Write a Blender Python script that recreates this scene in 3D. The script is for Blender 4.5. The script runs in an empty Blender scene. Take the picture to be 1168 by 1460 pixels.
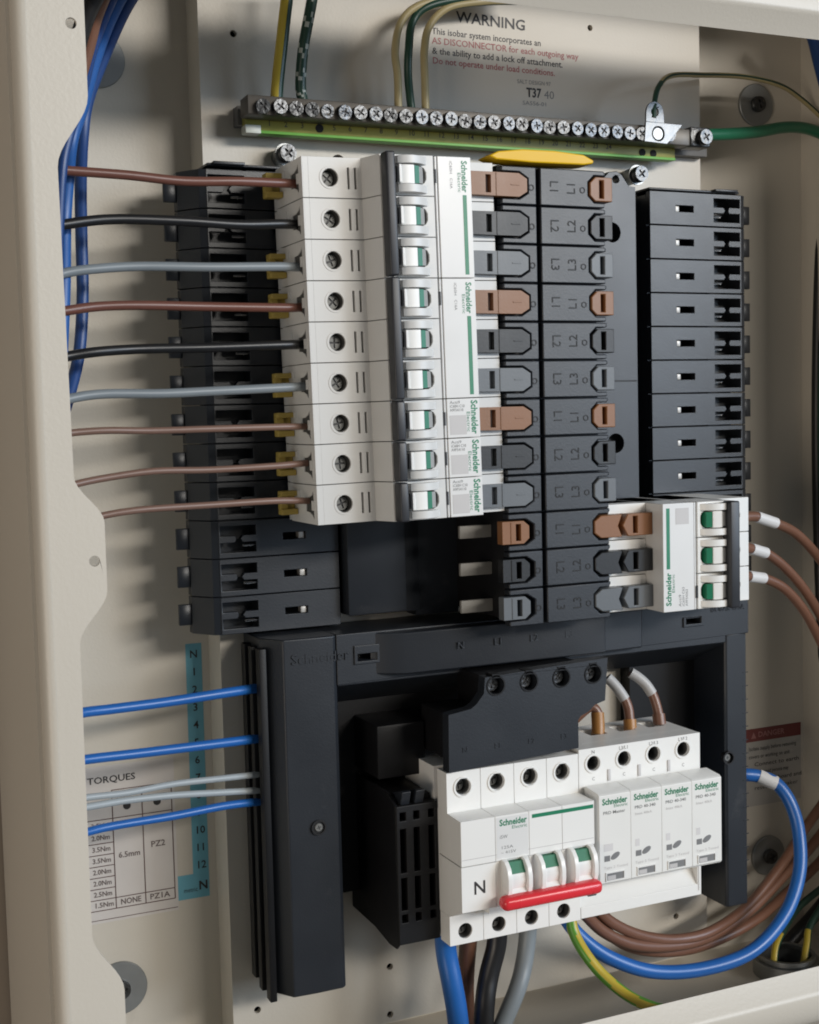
import bpy, bmesh, math, random
from mathutils import Vector, Matrix
from mathutils.geometry import tessellate_polygon
random.seed(7)
S = bpy.context.scene
COL = S.collection
PI = math.pi

# ------------------------------------------------------------------ camera
FPX, IW, IH = 1904.6, 1168.0, 1460.0
YAW, PITCH, ROLL = 0.421, 0.073, -0.025
CAM = Vector((-215.0, -612.3, -104.7))            # millimetres
cy, sy, cp, sp = math.cos(YAW), math.sin(YAW), math.cos(PITCH), math.sin(PITCH)
cf = Vector((sy*cp, cy*cp, -sp)); c_r = Vector((cy, -sy, 0)); cu = c_r.cross(cf)
cr, sr = math.cos(ROLL), math.sin(ROLL)
AX_R = cr*c_r + sr*cu; AX_U = -sr*c_r + cr*cu
cam = bpy.data.cameras.new('camera'); co = bpy.data.objects.new('camera', cam); COL.objects.link(co)
m = Matrix((AX_R, AX_U, -cf)).transposed().to_4x4(); m.translation = CAM*0.001
co.matrix_world = m
cam.sensor_fit = 'HORIZONTAL'; cam.sensor_width = 36.0; cam.lens = FPX/IW*36.0
cam.clip_start = 0.01; cam.clip_end = 60.0
S.camera = co

# ------------------------------------------------------------------ light (indoor room: one lamp in front, a window to the right, dim room)
w = bpy.data.worlds.new("World"); S.world = w; w.use_nodes = True
bg = w.node_tree.nodes['Background']
bg.inputs[0].default_value = (0.88, 0.95, 1.0, 1); bg.inputs[1].default_value = 0.10

def area(name, loc, target, sx, sz, power, col):
    l = bpy.data.lights.new(name, 'AREA'); l.shape = 'RECTANGLE'; l.size = sx; l.size_y = sz
    l.energy = power; l.color = col
    o = bpy.data.objects.new(name, l); COL.objects.link(o); o.location = loc
    d = Vector(target) - Vector(loc)
    o.rotation_euler = d.to_track_quat('-Z', 'Y').to_euler()
    return o
TGT = (0.10, 0.0, -0.15)
area('tube_lamp', (1.38, -2.62, 0.76), (0.16, -0.05, -0.20), 1.4, 0.30, 48, (1.0, 0.945, 0.865))
area('window_light', (2.45, -2.2, 0.42), TGT, 1.7, 1.3, 56, (0.66, 0.81, 1.0))
area('left_fill', (-1.75, -1.25, -0.42), (-0.12, -0.1, -0.25), 0.7, 0.7, 10, (1.0, 0.87, 0.73))  # unseen warm fill from low left, brightens the lip
S.view_settings.view_transform = 'Standard'; S.view_settings.look = 'None'
S.view_settings.exposure = 0.10; S.view_settings.gamma = 1.0
S.render.engine = 'CYCLES'
try:
    S.cycles.filter_width = 1.9
    S.cycles.max_bounces = 8
except Exception: pass

# ------------------------------------------------------------------ helpers
def V(x, d, z): return Vector((x, -d, z))*0.001
def at(px, py, d):
    v = AX_R*((px-IW/2)/FPX) + AX_U*((IH/2-py)/FPX) + cf
    t = (-d - CAM.y)/v.y
    q = CAM + v*t
    return (q.x, d, q.z)
def lin(r, g, b):
    f = lambda c: ((c/255+0.055)/1.055)**2.4 if c > 10 else c/255/12.92
    return (f(r), f(g), f(b))

MATS = {}
def mat(name, col, rough=0.5, metal=0.0, bump=0.0, bscale=900, var=0.06, vscale=60, coat=0.0, spec=0.5, wear=None):
    if name in MATS: return MATS[name]
    m_ = bpy.data.materials.new(name); m_.use_nodes = True
    nt = m_.node_tree; N = nt.nodes; L = nt.links
    p = N['Principled BSDF']
    p.inputs['Roughness'].default_value = rough; p.inputs['Metallic'].default_value = metal
    p.inputs['Specular IOR Level'].default_value = spec
    if coat: p.inputs['Coat Weight'].default_value = coat; p.inputs['Coat Roughness'].default_value = 0.15
    tc = N.new('ShaderNodeTexCoord')
    n1 = N.new('ShaderNodeTexNoise'); n1.inputs['Scale'].default_value = vscale; n1.inputs['Detail'].default_value = 5
    L.new(tc.outputs['Object'], n1.inputs['Vector'])
    mx = N.new('ShaderNodeMix'); mx.data_type = 'RGBA'
    a = tuple(max(0, c*(1-var)) for c in col)+(1,); b = tuple(min(1, c*(1+var)) for c in col)+(1,)
    mx.inputs['A'].default_value = a; mx.inputs['B'].default_value = b
    L.new(n1.outputs['Fac'], mx.inputs['Factor'])
    out = mx.outputs['Result']
    if wear:
        n3 = N.new('ShaderNodeTexNoise'); n3.inputs['Scale'].default_value = wear[1]; n3.inputs['Detail'].default_value = 8; n3.inputs['Roughness'].default_value = 0.7
        L.new(tc.outputs['Object'], n3.inputs['Vector'])
        rm = N.new('ShaderNodeValToRGB'); rm.color_ramp.elements[0].position = wear[2]; rm.color_ramp.elements[1].position = wear[2]+0.10
        L.new(n3.outputs['Fac'], rm.inputs['Fac'])
        m2 = N.new('ShaderNodeMix'); m2.data_type = 'RGBA'; m2.inputs['B'].default_value = wear[0]+(1,)
        ml = N.new('ShaderNodeMath'); ml.operation = 'MULTIPLY'; ml.inputs[1].default_value = wear[3]
        L.new(rm.outputs['Color'], ml.inputs[0]); L.new(ml.outputs[0], m2.inputs['Factor'])
        L.new(out, m2.inputs['A']); out = m2.outputs['Result']
    L.new(out, p.inputs['Base Color'])
    rr = N.new('ShaderNodeMapRange'); rr.inputs['To Min'].default_value = max(0.02, rough-0.08); rr.inputs['To Max'].default_value = min(1, rough+0.08)
    L.new(n1.outputs['Fac'], rr.inputs['Value']); L.new(rr.outputs['Result'], p.inputs['Roughness'])
    if bump:
        n2 = N.new('ShaderNodeTexNoise'); n2.inputs['Scale'].default_value = bscale; n2.inputs['Detail'].default_value = 2
        L.new(tc.outputs['Object'], n2.inputs['Vector'])
        bp = N.new('ShaderNodeBump'); bp.inputs['Strength'].default_value = bump; bp.inputs['Distance'].default_value = 0.0004
        L.new(n2.outputs['Fac'], bp.inputs['Height']); L.new(bp.outputs['Normal'], p.inputs['Normal'])
    MATS[name] = m_
    return m_

PAINT = mat('cream_paint', (0.59, 0.545, 0.47), 0.42, bump=0.18, bscale=650, var=0.03, vscale=9, wear=((0.36, 0.32, 0.27), 14, 0.62, 0.25))
WALL = mat('wall_plaster', (0.30, 0.25, 0.20), 0.85, bump=0.3, bscale=200)
WHITE = mat('dimmed_white_plastic', (0.66, 0.655, 0.635), 0.38, bump=0.05, bscale=1500, var=0.025, vscale=40)  # left breakers: the weaker light on them is put into a darker white
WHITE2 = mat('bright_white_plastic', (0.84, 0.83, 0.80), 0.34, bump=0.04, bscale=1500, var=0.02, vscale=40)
LABEL = mat('printed_label', (0.74, 0.735, 0.72), 0.30, var=0.015)
BLACK = mat('dark_plastic', (0.0140, 0.0170, 0.0225), 0.41, spec=0.58, bump=0.12, bscale=1400, var=0.12, vscale=30, wear=((0.07, 0.07, 0.072), 35, 0.63, 0.35))
BLACK2 = mat('black_and_shade_plastic', (0.006, 0.006, 0.007), 0.5, spec=0.32, bump=0.1, bscale=1400, var=0.15)  # black parts; also the shade of pockets, channels and shroud sides put into colour
ENGR = mat('engraved_mark', (0.005, 0.005, 0.006), 0.6)  # also holds the shade of moulded letters and screw sockets in its near black
HANDLE = mat('charcoal_handle', (0.022, 0.023, 0.027), 0.42, var=0.1)
T_BROWN = mat('brown_shutter', (0.235, 0.100, 0.038), 0.42, bump=0.08, var=0.08)
T_BLACK = mat('black_shutter', (0.010, 0.011, 0.013), 0.42, bump=0.08)
T_GREY = mat('grey_shutter', (0.12, 0.13, 0.14), 0.42, bump=0.08)
HOLE_SHADE = mat('hole_shade_grey', (0.055, 0.055, 0.052), 0.6)  # lines openings, wells and slits; the shade inside is put into its grey
SLOTC = mat('pale_contact', (0.55, 0.53, 0.50), 0.45, metal=0.3)
RECESS = mat('screw_recess', (0.06, 0.06, 0.062), 0.5, metal=0.3)  # dark floor of the cross slot, its shade put into the colour
YELLOWP = mat('yellow_plastic', (0.78, 0.47, 0.008), 0.42, spec=0.3, var=0.06)
YCLIP = mat('yellow_clip_plastic', (0.42, 0.31, 0.07), 0.5)
STEEL = mat('bright_steel', (0.105, 0.108, 0.112), 0.36, metal=1.0, bump=1.0, bscale=420, var=0.1)
DSTEEL = mat('dull_steel', (0.30, 0.31, 0.31), 0.45, metal=1.0, bump=0.2, bscale=500, var=0.15)
HSCREW = mat('shaded_hole_screw', (0.20, 0.20, 0.19), 0.5, metal=0.4, bump=0.3, bscale=500, var=0.2)  # screws down in holes; the shade there is put into a darker metal
ZINC = mat('zinc_washer', (0.30, 0.31, 0.31), 0.45, metal=0.7, bump=0.2, bscale=300, var=0.15)
BRASS = mat('tinned_brass', (0.11, 0.10, 0.088), 0.45, metal=0.5, var=0.15)
CONTACT = mat('tinned_copper', (0.24, 0.23, 0.21), 0.6, metal=0.2, var=0.1)
CB_BROWN = mat('brown_cable', (0.18, 0.085, 0.054), 0.36, bump=0.05, bscale=400, var=0.10, vscale=70)
CB_RED = mat('red_brown_cable', (0.155, 0.060, 0.042), 0.38, bump=0.05, bscale=400, var=0.10, vscale=70)
CB_TAN = mat('light_brown_cable', (0.20, 0.115, 0.085), 0.42, bump=0.05, bscale=400, var=0.10, vscale=70)
CB_BLACK = mat('black_cable', (0.010, 0.010, 0.011), 0.38, bump=0.05, bscale=400)
CB_GREY = mat('grey_cable', (0.21, 0.235, 0.25), 0.42, bump=0.05, bscale=400, var=0.08)
CB_LGREY = mat('pale_grey_cable', (0.36, 0.39, 0.40), 0.42, bump=0.05, bscale=400, var=0.08)
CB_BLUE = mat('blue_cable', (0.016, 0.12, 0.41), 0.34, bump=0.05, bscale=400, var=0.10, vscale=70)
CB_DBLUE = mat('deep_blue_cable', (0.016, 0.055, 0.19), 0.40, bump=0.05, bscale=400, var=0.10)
CB_GREEN = mat('green_cable', (0.012, 0.15, 0.075), 0.36, bump=0.05, bscale=400, var=0.1)
CB_DGREEN = mat('dark_green_cable', (0.012, 0.05, 0.033), 0.4)
CB_YEL = mat('yellow_stripe', (0.50, 0.38, 0.04), 0.38, var=0.1)
CB_LEAF = mat('leaf_green_stripe', (0.10, 0.30, 0.03), 0.38, var=0.1)
CB_OLIVE = mat('dull_yellow_cable', (0.40, 0.33, 0.17), 0.45, var=0.1)
CB_PALE = mat('pale_stripe', (0.42, 0.46, 0.42), 0.45)
SLEEVE = mat('white_sleeve', (0.72, 0.71, 0.70), 0.4)
GSLEEVE = mat('grey_white_sleeve', (0.46, 0.45, 0.44), 0.45)
FERR = mat('orange_ferrule', (0.36, 0.165, 0.045), 0.4, var=0.1)
RED = mat('red_handle', (0.74, 0.033, 0.045), 0.28, var=0.05)
GREENP = mat('green_print', (0.012, 0.20, 0.10), 0.4)
GREENF = mat('green_flag_plastic', (0.010, 0.17, 0.085), 0.35)
PGREY = mat('grey_print', (0.20, 0.20, 0.20), 0.5)
PLGREY = mat('light_grey_print', (0.55, 0.53, 0.52), 0.5)
PBLACK = mat('black_print', (0.03, 0.028, 0.028), 0.5)
PTAB = mat('brown_ink', (0.13, 0.10, 0.095), 0.5)
PRED = mat('red_print', (0.42, 0.13, 0.13), 0.5)
PDRED = mat('dark_red_strip', (0.17, 0.036, 0.034), 0.5)
CARTW = mat('cartridge_white', (0.81, 0.80, 0.765), 0.33, var=0.02)
STICK = mat('clear_sticker', (0.56, 0.50, 0.45), 0.3)
TSTICK = mat('table_sticker', (0.62, 0.58, 0.55), 0.35)
TEAL = mat('teal_strip', (0.15, 0.40, 0.50), 0.4, var=0.06)
STRIPG = mat('green_yellow_strip', (0.28, 0.27, 0.055), 0.5, var=0.1)
STRIPE = mat('lit_strip_green', (0.15, 0.42, 0.06), 0.45, var=0.1)
DARKHOLE = mat('dark_hole', (0.006, 0.006, 0.006), 0.8)

class B:
    """collects shapes given as (x right, d out of the wall, z up) in millimetres"""
    def __init__(s): s.bm = bmesh.new(); s.mi = 0
    def _merge(s, bm2):
        me = bpy.data.meshes.new('tmp'); bm2.to_mesh(me); bm2.free()
        n0 = len(s.bm.faces)
        s.bm.from_mesh(me); bpy.data.meshes.remove(me)
        if s.mi:
            s.bm.faces.ensure_lookup_table()
            for f in s.bm.faces[n0:]: f.material_index = s.mi
    def box(s, x0, x1, d0, d1, z0, z1, bev=0.0, seg=2):
        if x1 < x0: x0, x1 = x1, x0
        if z1 < z0: z0, z1 = z1, z0
        b2 = bmesh.new()
        vs = [b2.verts.new(V(x, d, z)) for x in (x0, x1) for d in (d0, d1) for z in (z0, z1)]
        for q in ((0,1,3,2),(4,6,7,5),(0,4,5,1),(2,3,7,6),(0,2,6,4),(1,5,7,3)): b2.faces.new([vs[i] for i in q])
        bmesh.ops.recalc_face_normals(b2, faces=b2.faces)
        if bev: bmesh.ops.bevel(b2, geom=b2.edges[:], offset=bev*0.001, segments=seg, affect='EDGES', profile=0.5)
        s._merge(b2); return s
    def _map(s, axis, u, v, a):
        return V(u, v, a) if axis == 'z' else V(a, u, v) if axis == 'x' else V(u, a, v)
    def plate(s, outer, holes, a0, a1, axis='d'):
        """flat plate with holes; axis d: points are (x,z); x: (d,z); z: (x,d)"""
        b2 = bmesh.new()
        loops = [outer]+list(holes)
        flat = [p for l in loops for p in l]
        A = [b2.verts.new(s._map(axis, p[0], p[1], a0)) for p in flat]
        C = [b2.verts.new(s._map(axis, p[0], p[1], a1)) for p in flat]
        tri = tessellate_polygon([[Vector((p[0], p[1], 0)) for p in l] for l in loops]) if holes else None
        if tri:
            for t in tri:
                b2.faces.new([A[i] for i in t]); b2.faces.new([C[i] for i in reversed(t)])
        else:
            b2.faces.new(A); b2.faces.new(C[::-1])
        k = 0
        for l in loops:
            n = len(l)
            for i in range(n):
                j = (i+1) % n
                b2.faces.new((A[k+i], A[k+j], C[k+j], C[k+i]))
            k += n
        bmesh.ops.recalc_face_normals(b2, faces=b2.faces)
        s._merge(b2); return s
    def cyl(s, c, r, h, axis='d', seg=24, r2=None):
        u = {'d': (0, 2, 1), 'x': (1, 2, 0), 'z': (0, 1, 2)}[axis]
        r2 = r if r2 is None else r2
        b2 = bmesh.new(); A = []; C = []
        for i in range(seg):
            t = 2*PI*i/seg
            for rr, off, lst in ((r, 0, A), (r2, h, C)):
                p = list(c); p[u[0]] += rr*math.cos(t); p[u[1]] += rr*math.sin(t); p[u[2]] += off
                lst.append(b2.verts.new(V(*p)))
        b2.faces.new(A); b2.faces.new(C[::-1])
        for i in range(seg): b2.faces.new((A[i], A[(i+1) % seg], C[(i+1) % seg], C[i]))
        bmesh.ops.recalc_face_normals(b2, faces=b2.faces)
        s._merge(b2); return s
    def lathe(s, c, prof, axis='d', seg=24):
        """closed turned shape: prof is a list of (radius, offset along axis)"""
        u = {'d': (0, 2, 1), 'x': (1, 2, 0), 'z': (0, 1, 2)}[axis]
        b2 = bmesh.new(); rings = []
        for r, h in prof:
            ring = []
            for i in range(seg):
                t = 2*PI*i/seg; p = list(c)
                p[u[0]] += r*math.cos(t); p[u[1]] += r*math.sin(t); p[u[2]] += h
                ring.append(b2.verts.new(V(*p)))
            rings.append(ring)
        for a, b in zip(rings, rings[1:]):
            for i in range(seg): b2.faces.new((a[i], a[(i+1) % seg], b[(i+1) % seg], b[i]))
        b2.faces.new(rings[0]); b2.faces.new(rings[-1][::-1])
        bmesh.ops.recalc_face_normals(b2, faces=b2.faces)
        s._merge(b2); return s
    def tube(s, pts, r, seg=16, stripe=None, sub=8):
        P = [Vector(p) for p in pts]
        if len(P) > 2:
            Q = [P[0]*2-P[1]]+P+[P[-1]*2-P[-2]]; R_ = []
            for i in range(1, len(Q)-2):
                for k in range(sub):
                    t = k/sub; a, b, c, d = Q[i-1], Q[i], Q[i+1], Q[i+2]
                    R_.append(0.5*((2*b)+(c-a)*t+(2*a-5*b+4*c-d)*t*t+(3*b-a-3*c+d)*t**3))
            R_.append(P[-1]); P = R_
        P = [V(*p) for p in P]
        b2 = bmesh.new(); rings = []; up = None
        for i, p in enumerate(P):
            t = (P[min(i+1, len(P)-1)]-P[max(i-1, 0)]).normalized()
            if up is None:
                up = t.orthogonal().normalized()
                ref = Vector((0, -1, 0)) - t*t.dot(Vector((0, -1, 0)))
                if ref.length > 0.1: up = ref.normalized()
            up = (up - t*up.dot(t)).normalized(); sd = t.cross(up)
            rings.append([b2.verts.new(p+(up*math.cos(2*PI*k/seg)+sd*math.sin(2*PI*k/seg))*r*0.001) for k in range(seg)])
        for i, (a, b) in enumerate(zip(rings, rings[1:])):
            for k in range(seg):
                f = b2.faces.new((a[k], a[(k+1) % seg], b[(k+1) % seg], b[k]))
                if stripe: f.material_index = stripe(i, k, seg)
        b2.faces.new(rings[0]); b2.faces.new(rings[-1][::-1])
        bmesh.ops.recalc_face_normals(b2, faces=b2.faces)
        s._merge(b2); return s
    def mesh(s, name, mats, org=None, sharp=32):
        if org is not None: bmesh.ops.translate(s.bm, verts=s.bm.verts, vec=-V(*org))
        me = bpy.data.meshes.new(name); s.bm.to_mesh(me); s.bm.free()
        for m_ in (mats if isinstance(mats, (list, tuple)) else [mats]): me.materials.append(m_)
        for p in me.polygons: p.use_smooth = True
        me.set_sharp_from_angle(angle=math.radians(sharp))
        return me
    def out(s, name, mats, parent=None, org=None, bev=0, sharp=32):
        """links what was collected as ONE object; org (x,d,z): own origin, world placed there"""
        base = org
        if org is None and parent is not None: base = (0, 0, 0)
        me = s.mesh(name, mats, base if org is not None else None, sharp)
        return put(name, me, parent, org, bev)

def put(name, me, parent=None, loc=None, bev=0):
    o = bpy.data.objects.new(name, me); COL.objects.link(o)
    if parent is not None: o.parent = parent
    if loc is not None: o.location = V(*loc)
    if bev:
        md = o.modifiers.new('edge', 'BEVEL'); md.width = bev*0.001; md.segments = 2
        md.limit_method = 'ANGLE'; md.angle_limit = math.radians(50); md.harden_normals = True
    return o
def tag(o, label=None, cat=None, group=None, kind=None):
    if label: o['label'] = label
    if cat: o['category'] = cat
    if group: o['group'] = group
    if kind: o['kind'] = kind
    return o
def empty(name, loc, label=None, cat=None, group=None):
    o = bpy.data.objects.new(name, None); COL.objects.link(o); o.location = V(*loc); o.empty_display_size = 0.01
    return tag(o, label, cat, group)
def circ(x, y, r, n=24, ph=0.0): return [(x+r*math.cos(2*PI*i/n+ph), y+r*math.sin(2*PI*i/n+ph)) for i in range(n)]
def rect(a0, a1, b0, b1): return [(a0, b0), (a1, b0), (a1, b1), (a0, b1)]
def rrect(a0, a1, b0, b1, r, n=5):
    P = []
    for (cx, cz, t0) in ((a1-r, b1-r, 0), (a0+r, b1-r, 90), (a0+r, b0+r, 180), (a1-r, b0+r, 270)):
        for i in range(n+1):
            t = math.radians(t0+90*i/n); P.append((cx+r*math.cos(t), cz+r*math.sin(t)))
    return P
def cross(x, z, a, b, rot=0.3):
    P = [(b, b), (b, a), (-b, a), (-b, b), (-a, b), (-a, -b), (-b, -b), (-b, -a), (b, -a), (b, -b), (a, -b), (a, b)]
    c, s_ = math.cos(rot), math.sin(rot)
    return [(x+p*c-q*s_, z+p*s_+q*c) for p, q in P]

TXT = {}
def text(name, body, size, x, d, z, m_, parent=None, rot=0, align='LEFT', bold=0.0, org=(0, 0, 0), width=None, squash=None, thick=0.0):
    key = (body, size, align, bold, squash)
    if key not in TXT:
        c = bpy.data.curves.new('lettering', 'FONT'); c.body = body; c.size = size; c.align_x = align; c.align_y = 'CENTER'
        c.offset = bold*size; c.resolution_u = 2
        o = bpy.data.objects.new('lettering', c); COL.objects.link(o)
        bpy.context.view_layer.update()
        me = bpy.data.meshes.new_from_object(o.evaluated_get(bpy.context.evaluated_depsgraph_get()))
        bpy.data.objects.remove(o); bpy.data.curves.remove(c)
        TXT[key] = me
    me = TXT[key].copy(); me.name = name; me.materials.clear(); me.materials.append(m_)
    sx = 1.0
    if width:
        xs = [v.co.x for v in me.vertices]
        if xs: sx = width/(max(xs)-min(xs))
    c, s_ = math.cos(math.radians(rot)), math.sin(math.radians(rot))
    for v in me.vertices:
        u, t = v.co.x*sx, v.co.y
        v.co = V(x-org[0]+u*c-t*s_, d-org[1], z-org[2]+u*s_+t*c)
    if thick:
        bm = bmesh.new(); bm.from_mesh(me)
        r = bmesh.ops.extrude_face_region(bm, geom=bm.faces[:])
        bmesh.ops.translate(bm, verts=[g for g in r['geom'] if isinstance(g, bmesh.types.BMVert)], vec=(0, -thick*0.001, 0))
        bm.to_mesh(me); bm.free()
    return put(name, me, parent)
def copy_tree(o, parent=None):
    c = o.copy(); COL.objects.link(c)
    if parent is not None: c.parent = parent
    for ch in list(o.children): copy_tree(ch, c)
    return c
def screw_mesh(name, r, h, m_, kind='cross', rot=0.3):
    """pan screw along d, origin at its under-side"""
    b = B()
    b.lathe((0, 0, 0), [(r*0.96, 0), (r, 0.15*h), (r, 0.55*h), (r*0.93, 0.72*h)], seg=24)
    hole = cross(0, 0, r*0.56, r*0.13, rot) if kind == 'cross' else [(p[0], p[1]) for p in (circ(0, 0, r*0.55, 6, rot))] if kind == 'hex' else cross(0, 0, r*0.75, r*0.13, rot)
    b.plate(circ(0, 0, r*0.93, 24), [hole], 0.72*h, h)
    b.mi = 1; b.cyl((0, 0.722*h, 0), r*0.72, 0.02*h); b.mi = 0
    return b.mesh(name, [m_, RECESS])

# ------------------------------------------------------------------ the setting: wall behind
b = B(); b.box(-900, 1100, -60, -40.5, -1000, 800); tag(b.out('wall', WALL), kind='structure')

# ------------------------------------------------------------------ enclosure
EO = (103, -38, -433)
enc = empty('distribution_board_case', EO, 'cream painted steel distribution board case with open front and wavy left lip', 'enclosure')
def eo(b, name, m_, bev=0, sharp=32): return child(b, name, m_, enc, EO, bev, sharp)
def child(b, name, m_, parent, org, bev=0, sharp=32):
    bmesh.ops.translate(b.bm, verts=b.bm.verts, vec=-V(*org))
    me = b.mesh(name, m_, None, sharp)
    return put(name, me, parent, None, bev)
XL, XR, ZT, ZB = -139, 339, 132, -433
b = B(); b.plate(rect(XL, XR, ZB-1, ZT), [], -38, -35); eo(b, 'back_panel', PAINT)
b = B(); b.box(XL-1.5, XL, -38, 92, ZB, ZT); eo(b, 'side_wall', PAINT)
b = B(); b.box(XR, XR+1.5, -38, 92, ZB, ZT); eo(b, 'side_wall', PAINT)
b = B(); b.box(XL, XR, -38, 96, ZT, ZT+1.5); eo(b, 'top_wall', PAINT)
b = B(); b.box(XL, XR, -38, 96, ZB-1.5, ZB); eo(b, 'bottom_wall', PAINT)
# left front lip with its three screw tabs
def lip_edge():
    P = []
    def tabc(z0, z1, x0, x1, n=9):      # smooth S between two lip widths
        for i in range(n+1):
            t = i/n; s_ = t*t*(3-2*t); P.append((x0+(x1-x0)*s_, z0+(z1-z0)*t))
    P.append((-113, 160)); tabc(17, -10, -113, -125.2); tabc(-125, -143, -124.2, -113.4); tabc(-169, -189, -113.4, -124.6)
    tabc(-303, -327, -124.8, -113.2); P.append((-113, -470))
    return P
le = lip_edge()
b = B(); b.plate([(-134.5, 160)]+le+[(-134.5, -470)], [circ(-118.1, 43, 2.1, 16), circ(-117.8, -157.6, 2.1, 16)], 98.4, 100); eo(b, 'front_lip', PAINT, bev=0.5)
prof = [(-134.5, 98.4), (-134.5, 100)] + [(-134.5-4.5*math.sin(t), 95.5+4.8*math.cos(t)) for t in [PI/2*i/8 for i in range(0, 9)]] + [(-139, 90), (-137.6, 90), (-137.4, 95)]
b = B(); b.plate(prof, [], -470, 160, 'z'); eo(b, 'lip_edge', PAINT)
# upper and lower front lips: slanted return, ridge, rounded outer face
def hlip(zin, sgn, lo, hi, bulge):
    pf = [(97.5, zin), (103.5, zin+sgn*9), (104.6, zin+sgn*10.2), (104.8, zin+sgn*11.5)]
    for i in range(1, 9):
        t = PI/2*i/8; pf.append((92+12.8*math.cos(t*0.9), zin+sgn*(11.5+bulge*math.sin(t))))
    pf += [(90, zin+sgn*(11.5+bulge)), (90, zin+sgn*(9.5+bulge)), (101, zin+sgn*12), (96.3, zin+sgn*0.8)]
    b = B(); b.plate(pf, [], lo, hi, 'x'); return b
eo(hlip(69.3, 1, -134, 345, 26), 'front_lip', PAINT, sharp=40)
eo(hlip(-387, -1, -134, 345, 18), 'front_lip', PAINT, sharp=40)
b = B(); b.plate([(333, 70), (334, 70), (334, -390), (333, -390)], [], 92, 100); b.box(333, 340.5, 98, 100, -440, 140); eo(b, 'front_lip', PAINT)
# mounting plate, raised with sloping edges
b = B()
holes = [circ(-21.5, 77, 1.7, 14), circ(46, -390.5, 1.8, 14), circ(45.5, -416, 1.8, 14), circ(-26, -398.5, 1.8, 14), circ(225, -396, 1.8, 14),
         circ(176, 98, 1.6, 14), circ(30, 20, 3.6, 18)]
b.plate(rect(-38.5, 246.5, -420, 124), holes, -13, -10)
b.plate([(-38.5, -10), (-35, -12), (-35, -35), (-37.3, -35)], [], -420, 124, 'z')
b.plate([(246.5, -10), (243, -12), (243, -35), (245.5, -35)], [], -420, 124, 'z')
b.plate([(-10, -420), (-13, -420), (-34.9, -427), (-34.9, -432)], [], -37, 245, 'x')
eo(b, 'mounting_plate', PAINT, sharp=25)
b = B()
for h in ((-21.5, 77), (46, -390.5), (45.5, -416), (-26, -398.5), (225, -396), (176, 98), (30, 20)): b.cyl((h[0], -30, h[1]), 5.5, 10)
eo(b, 'hole_backing', DARKHOLE)
# notices printed or stuck on the case
stk = B(); stk.box(79, 172, -10, -9.9, 50, 104); wst = eo(stk, 'warning_sticker', PAINT); wst['label'] = 'warning sticker above the earth bar'
def etext(name, s, size, x, d, z, m_, par, **k): return text(name, s, size, x, d, z, m_, par, org=EO, **k)
etext('lettering', 'WARNING', 7.6, 96.5, -9.8, 96.0, PBLACK, wst, bold=0.02, width=40, rot=-1.2)
for (s, z, m_, wd) in (('This isobar system incorporates an', 87.8, PBLACK, 63), ('AS DISCONNECTOR for each outgoing way', 83.0, PRED, 86),
                       ('& the ability to add a lock off attachment.', 78.0, PBLACK, 76), ('Do not operate under load conditions.', 73.2, PRED, 71)):
    etext('lettering', s, 4.6, 82.5, -9.8, z, m_, wst, width=wd, bold=0.012, rot=-0.6)
etext('lettering', 'SALT DESIGN 97', 3.0, 131, -9.8, 66.6, PGREY, wst, width=20)
etext('lettering', 'T37', 6.6, 136.5, -9.8, 61.2, PBLACK, wst, width=9, bold=0.03)
etext('lettering', '40', 6.0, 147, -9.8, 60.8, PGREY, wst, width=6)
etext('lettering', 'SA556-01', 3.0, 134, -9.8, 55.9, PGREY, wst, width=14)
# blue number strip
st = B(); st.plate([(-49.3, -216), (-41.2, -216), (-41.5, -345.5), (-57.6, -345.5), (-57.6, -333), (-49.6, -333)], [], -35, -34.85)
ns = eo(st, 'number_strip', TEAL); ns['label'] = 'blue neutral number strip'
for i, s in enumerate(['N', '1', '2', '3', '4', '5', '6', '7', '8', '9', '10', '11', '12']):
    etext('lettering', s, 5.4, -45.3, -34.75, -221.5-8.95*i, PBLACK, ns, align='CENTER', bold=0.015)
etext('lettering', 'N', 6.2, -44.6, -34.75, -339.5, PBLACK, ns, align='CENTER', bold=0.03)
etext('lettering', 'metric', 3.4, -54.8, -34.75, -341.0, PBLACK, ns, width=7)
# torque table
tb = B(); tb.box(-132, -57.5, -35, -34.88, -350, -272); ts = eo(tb, 'torque_table', TSTICK); ts['label'] = 'screw torque table sticker'
etext('lettering', 'SCREW TORQUES', 4.6, -119.0, -34.75, -279.0, PBLACK, ts, width=42, bold=0.015)
g = B()
x0, x1, x2, x3 = -132, -88.7, -74.0, -59.2
hz = [-284.5, -291, -298.5, -304.5, -310.3, -316, -321.6, -327.2, -332.8, -338.3, -343.7]
for z in hz[1:]: g.box(x0, x1, -34.86, -34.74, z-0.2, z+0.2)
for z in (hz[0], hz[2], hz[-2], hz[-1]): g.box(x1, x3, -34.86, -34.74, z-0.2, z+0.2)
for x in (x1, x2, x3): g.box(x-0.22, x+0.22, -34.86, -34.73, hz[-1], hz[0])
g.box(x0, -58, -34.86, -34.74, -348.6, -348.3)
eo(g, 'table_rule', mat('brown_print', (0.09, 0.045, 0.04), 0.5))
for i, s in enumerate(['3.5Nm', '2.0Nm', '3.5Nm', '3.5Nm', '2.0Nm', '2.0Nm', '2.5Nm', '1.5Nm']):
    etext('lettering', s, 3.5, -99.4, -34.72, (hz[2+i]+hz[3+i])/2, PTAB, ts, width=8.8, bold=0.015)
etext('lettering', '6.5mm', 4.0, -86.6, -34.72, -317.5, PTAB, ts, width=10.5, bold=0.015)
etext('lettering', 'PZ2', 4.2, -70.5, -34.72, -314.5, PTAB, ts, bold=0.015, width=7)
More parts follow.
